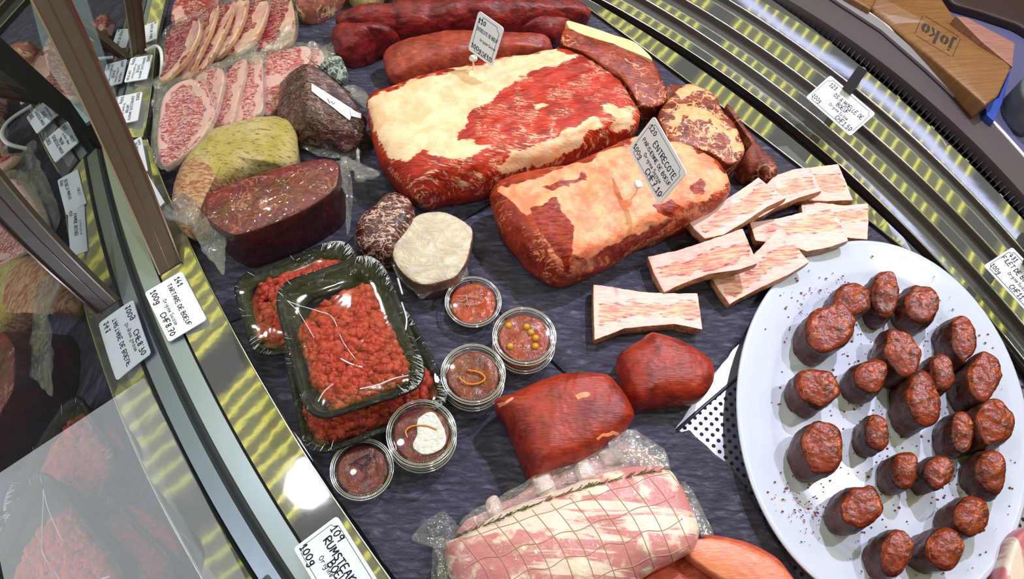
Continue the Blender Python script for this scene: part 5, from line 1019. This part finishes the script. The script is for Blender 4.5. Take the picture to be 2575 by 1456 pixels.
# ------------------------------------------------------------------ price cards
def pin(th, base_px, zb, top_px, zt_, name='pin'):
    a = UN([base_px], zb)[0]; b = UN([top_px], zt_)[0]; V, Fc = tube([a, b], .0012, 8); mk('pin', V, Fc, WHITEP, th)
    rings = [np.stack([b[0]+r_*np.cos(a_), b[1]+r_*np.sin(a_), np.full(20, b[2]+z_)], 1) for r_, z_ in ((.004, -.001), (.0052, 0), (.0052, .002), (.004, .003), (.0035, .002)) for a_ in [np.linspace(0, 2*math.pi, 20, endpoint=False)]]
    V, Fc, rid = rings_to_mesh(rings[::-1]); mk('pin_head', V, Fc, WHITEP, th)
Lh = lambda num, rows, w100=True: [(num, .07, .24, .13, .13)]+rows
g = 'price cards with meat names'
th, W_, inf = price_tag((1213, 33), (1275, 77), (1230, 163), (1168, 118), (.155, .155, .105, .105), [('110', .08, .24, .11, .16), ('ENTRECOTE DE BOEUF', .10, .42, .105, .15), ('Origine Suisse', .32, .62, .085, .14), ('100g', .07, .88, .11, .15), ('CHF9.20', .52, .92, .15, .15)], 'card reading 110 ENTRECOTE DE BOEUF, pinned in the big striploin', group=g)
pin(th, (1191, 178), .078, (1190, 148), .098); V, Fc = tube([UN([(1196, 148)], .099)[0], UN([(1206, 122)], .108)[0]], .0015, 6); mk('clip', V, Fc, CUPM, th)
th, W_, inf = price_tag((1642, 293), (1728, 432), (1655, 518), (1582, 372), (.165, .165, .115, .115), [('120', .06, .25, .12, .14), ('ENTRECOTE', .30, .38, .13, .14), ('PARISIENNE DE BOEUF', .11, .56, .125, .14), ('Origine Suisse', .28, .72, .09, .13), ('100g', .05, .86, .12, .13), ('CHF7.10', .48, .90, .14, .14)], 'card reading 120 ENTRECOTE PARISIENNE DE BOEUF, pinned in the pink roast', group=g)
pin(th, (1598, 490), .075, (1604, 465), .100); V, Fc = tube([UN([(1606, 464)], .101)[0], UN([(1622, 470)], .118)[0]], .0012, 6); mk('clip', V, Fc, CUPM, th)
V, Fc = tube([UN([(1605, 420)], .122)[0], UN([(1624, 468)], .118)[0]], .0014, 6); mk('clip', V, Fc, CUPM, th)
th, W_, inf = price_tag((2082, 185), (2197, 280), (2143, 348), (2032, 248), (.075, .075, .055, .055), [('123', .12, .26, .12, .14), ('OS A MOELLE DE', .30, .42, .12, .14), ('BOEUF', .45, .58, .12, .14), ('Origine Suisse', .36, .72, .09, .13), ('100g', .06, .86, .12, .13), ('CHF1.50', .60, .90, .13, .14)], 'card reading 123 OS A MOELLE DE BOEUF over the steel steps', group=g)
CL = simple('clip_black', (.02, .02, .022), .4)
V = np.vstack([UN([(2158, 165), (2182, 178), (2140, 238), (2118, 222)], [.052, .052, .078, .078]), UN([(2158, 165), (2182, 178), (2140, 238), (2118, 222)], [.049, .049, .075, .075])])
mk('clip_arm', V, [(0, 1, 2, 3), (7, 6, 5, 4), (0, 4, 5, 1), (1, 5, 6, 2), (2, 6, 7, 3), (3, 7, 4, 0)], CL, th, False)
th, W_, inf = price_tag((2532, 607), (2660, 740), (2610, 815), (2487, 682), (.075, .075, .055, .055), [('431', .08, .26, .13, .14), ('FILET DE BOEUF', .05, .46, .13, .14), ('Origine Suisse', .28, .64, .09, .13), ('100g', .05, .86, .13, .13), ('CHF11.90', .45, .88, .14, .14)], 'card reading 431 FILET DE BOEUF at the right edge over the steps', group=g)
V = np.vstack([UN([(2600, 560), (2625, 575), (2596, 680), (2570, 665)], [.052, .052, .078, .078]), UN([(2600, 560), (2625, 575), (2596, 680), (2570, 665)], [.049, .049, .075, .075])])
mk('clip_arm', V, [(0, 1, 2, 3), (7, 6, 5, 4), (0, 4, 5, 1), (1, 5, 6, 2), (2, 6, 7, 3), (3, 7, 4, 0)], CL, th, False)
price_tag((852, 1305), (962, 1477), (848, 1565), (733, 1370), (.021, .021, .013, .013), [('109', .08, .24, .15, .15), ('RUMSTEAK DE', .15, .46, .16, .17), ('BOEUF', .4, .62, .15, .15), ('Origine Suisse', .28, .70, .10, .12), ('100g', .04, .90, .15, .16)], 'card reading 109 RUMSTEAK DE BOEUF on the near front ledge, cut by the bottom edge', group=g)
fz = (.021, .021, .013, .013)
price_tag((458, 681), (514, 794), (430, 870), (362, 736), fz, [('141', .06, .24, .13, .15), ('TARTARE DE BOEUF', .10, .46, .14, .15), ('Origine Suisse', .30, .70, .09, .12), ('100g', .05, .88, .14, .15), ('CHF8.70', .50, .90, .15, .15)], 'card reading 141 TARTARE DE BOEUF on the front ledge', False, g)
price_tag((369, 433), (413, 512), (388, 531), (330, 440), (.022, .022, .013, .013), [('610', .05, .25, .16, .16), ('VIANDE SECHEE', .12, .52, .17, .17), ('Origine Suisse', .3, .75, .12, .12)], 'card reading 610 VIANDE SECHEE below the bagged pale steak', False, g)
price_tag((363, 342), (362, 433), (338, 446), (305, 366), (.022, .022, .013, .013), [('1097', .06, .22, .13, .15), ('SECRETO WAGYU', .10, .42, .13, .15), ('CHF11.-', .5, .88, .12, .12)], 'card reading SECRETO WAGYU at the bend of the front ledge', False, g)
price_tag((359, 227), (345, 300), (284, 318), (296, 246), (.021, .021, .013, .013), [('1003', .02, .20, .13, .15), ('ENTRECOTE WAGYU', .12, .40, .12, .14), ('JAPON', .36, .56, .11, .13), ('Origine Japon', .3, .70, .09, .12), ('100g', .04, .86, .12, .13), ('CHF26.-', .6, .90, .12, .13)], 'card reading ENTRECOTE WAGYU JAPON on the far front ledge', False, g)
price_tag((382, 132), (373, 194), (307, 211), (331, 151), (.021, .021, .013, .013), [('1002', .02, .20, .12, .15), ('ENTRECOTE WAGYU', .10, .38, .12, .14), ('SUISSE', .36, .55, .11, .13), ('Origine Suisse', .3, .70, .09, .12), ('100g', .04, .86, .12, .13), ('CHF19.80', .55, .90, .12, .13)], 'card reading ENTRECOTE WAGYU SUISSE beneath the far brown post', False, g)
price_tag((400, 50), (388, 101), (362, 106), (358, 66), (.021, .021, .013, .013), [('18', .02, .20, .13, .15), ('COTE DE PORC', .08, .46, .16, .15)], 'farthest small price card on the front ledge', False, g)
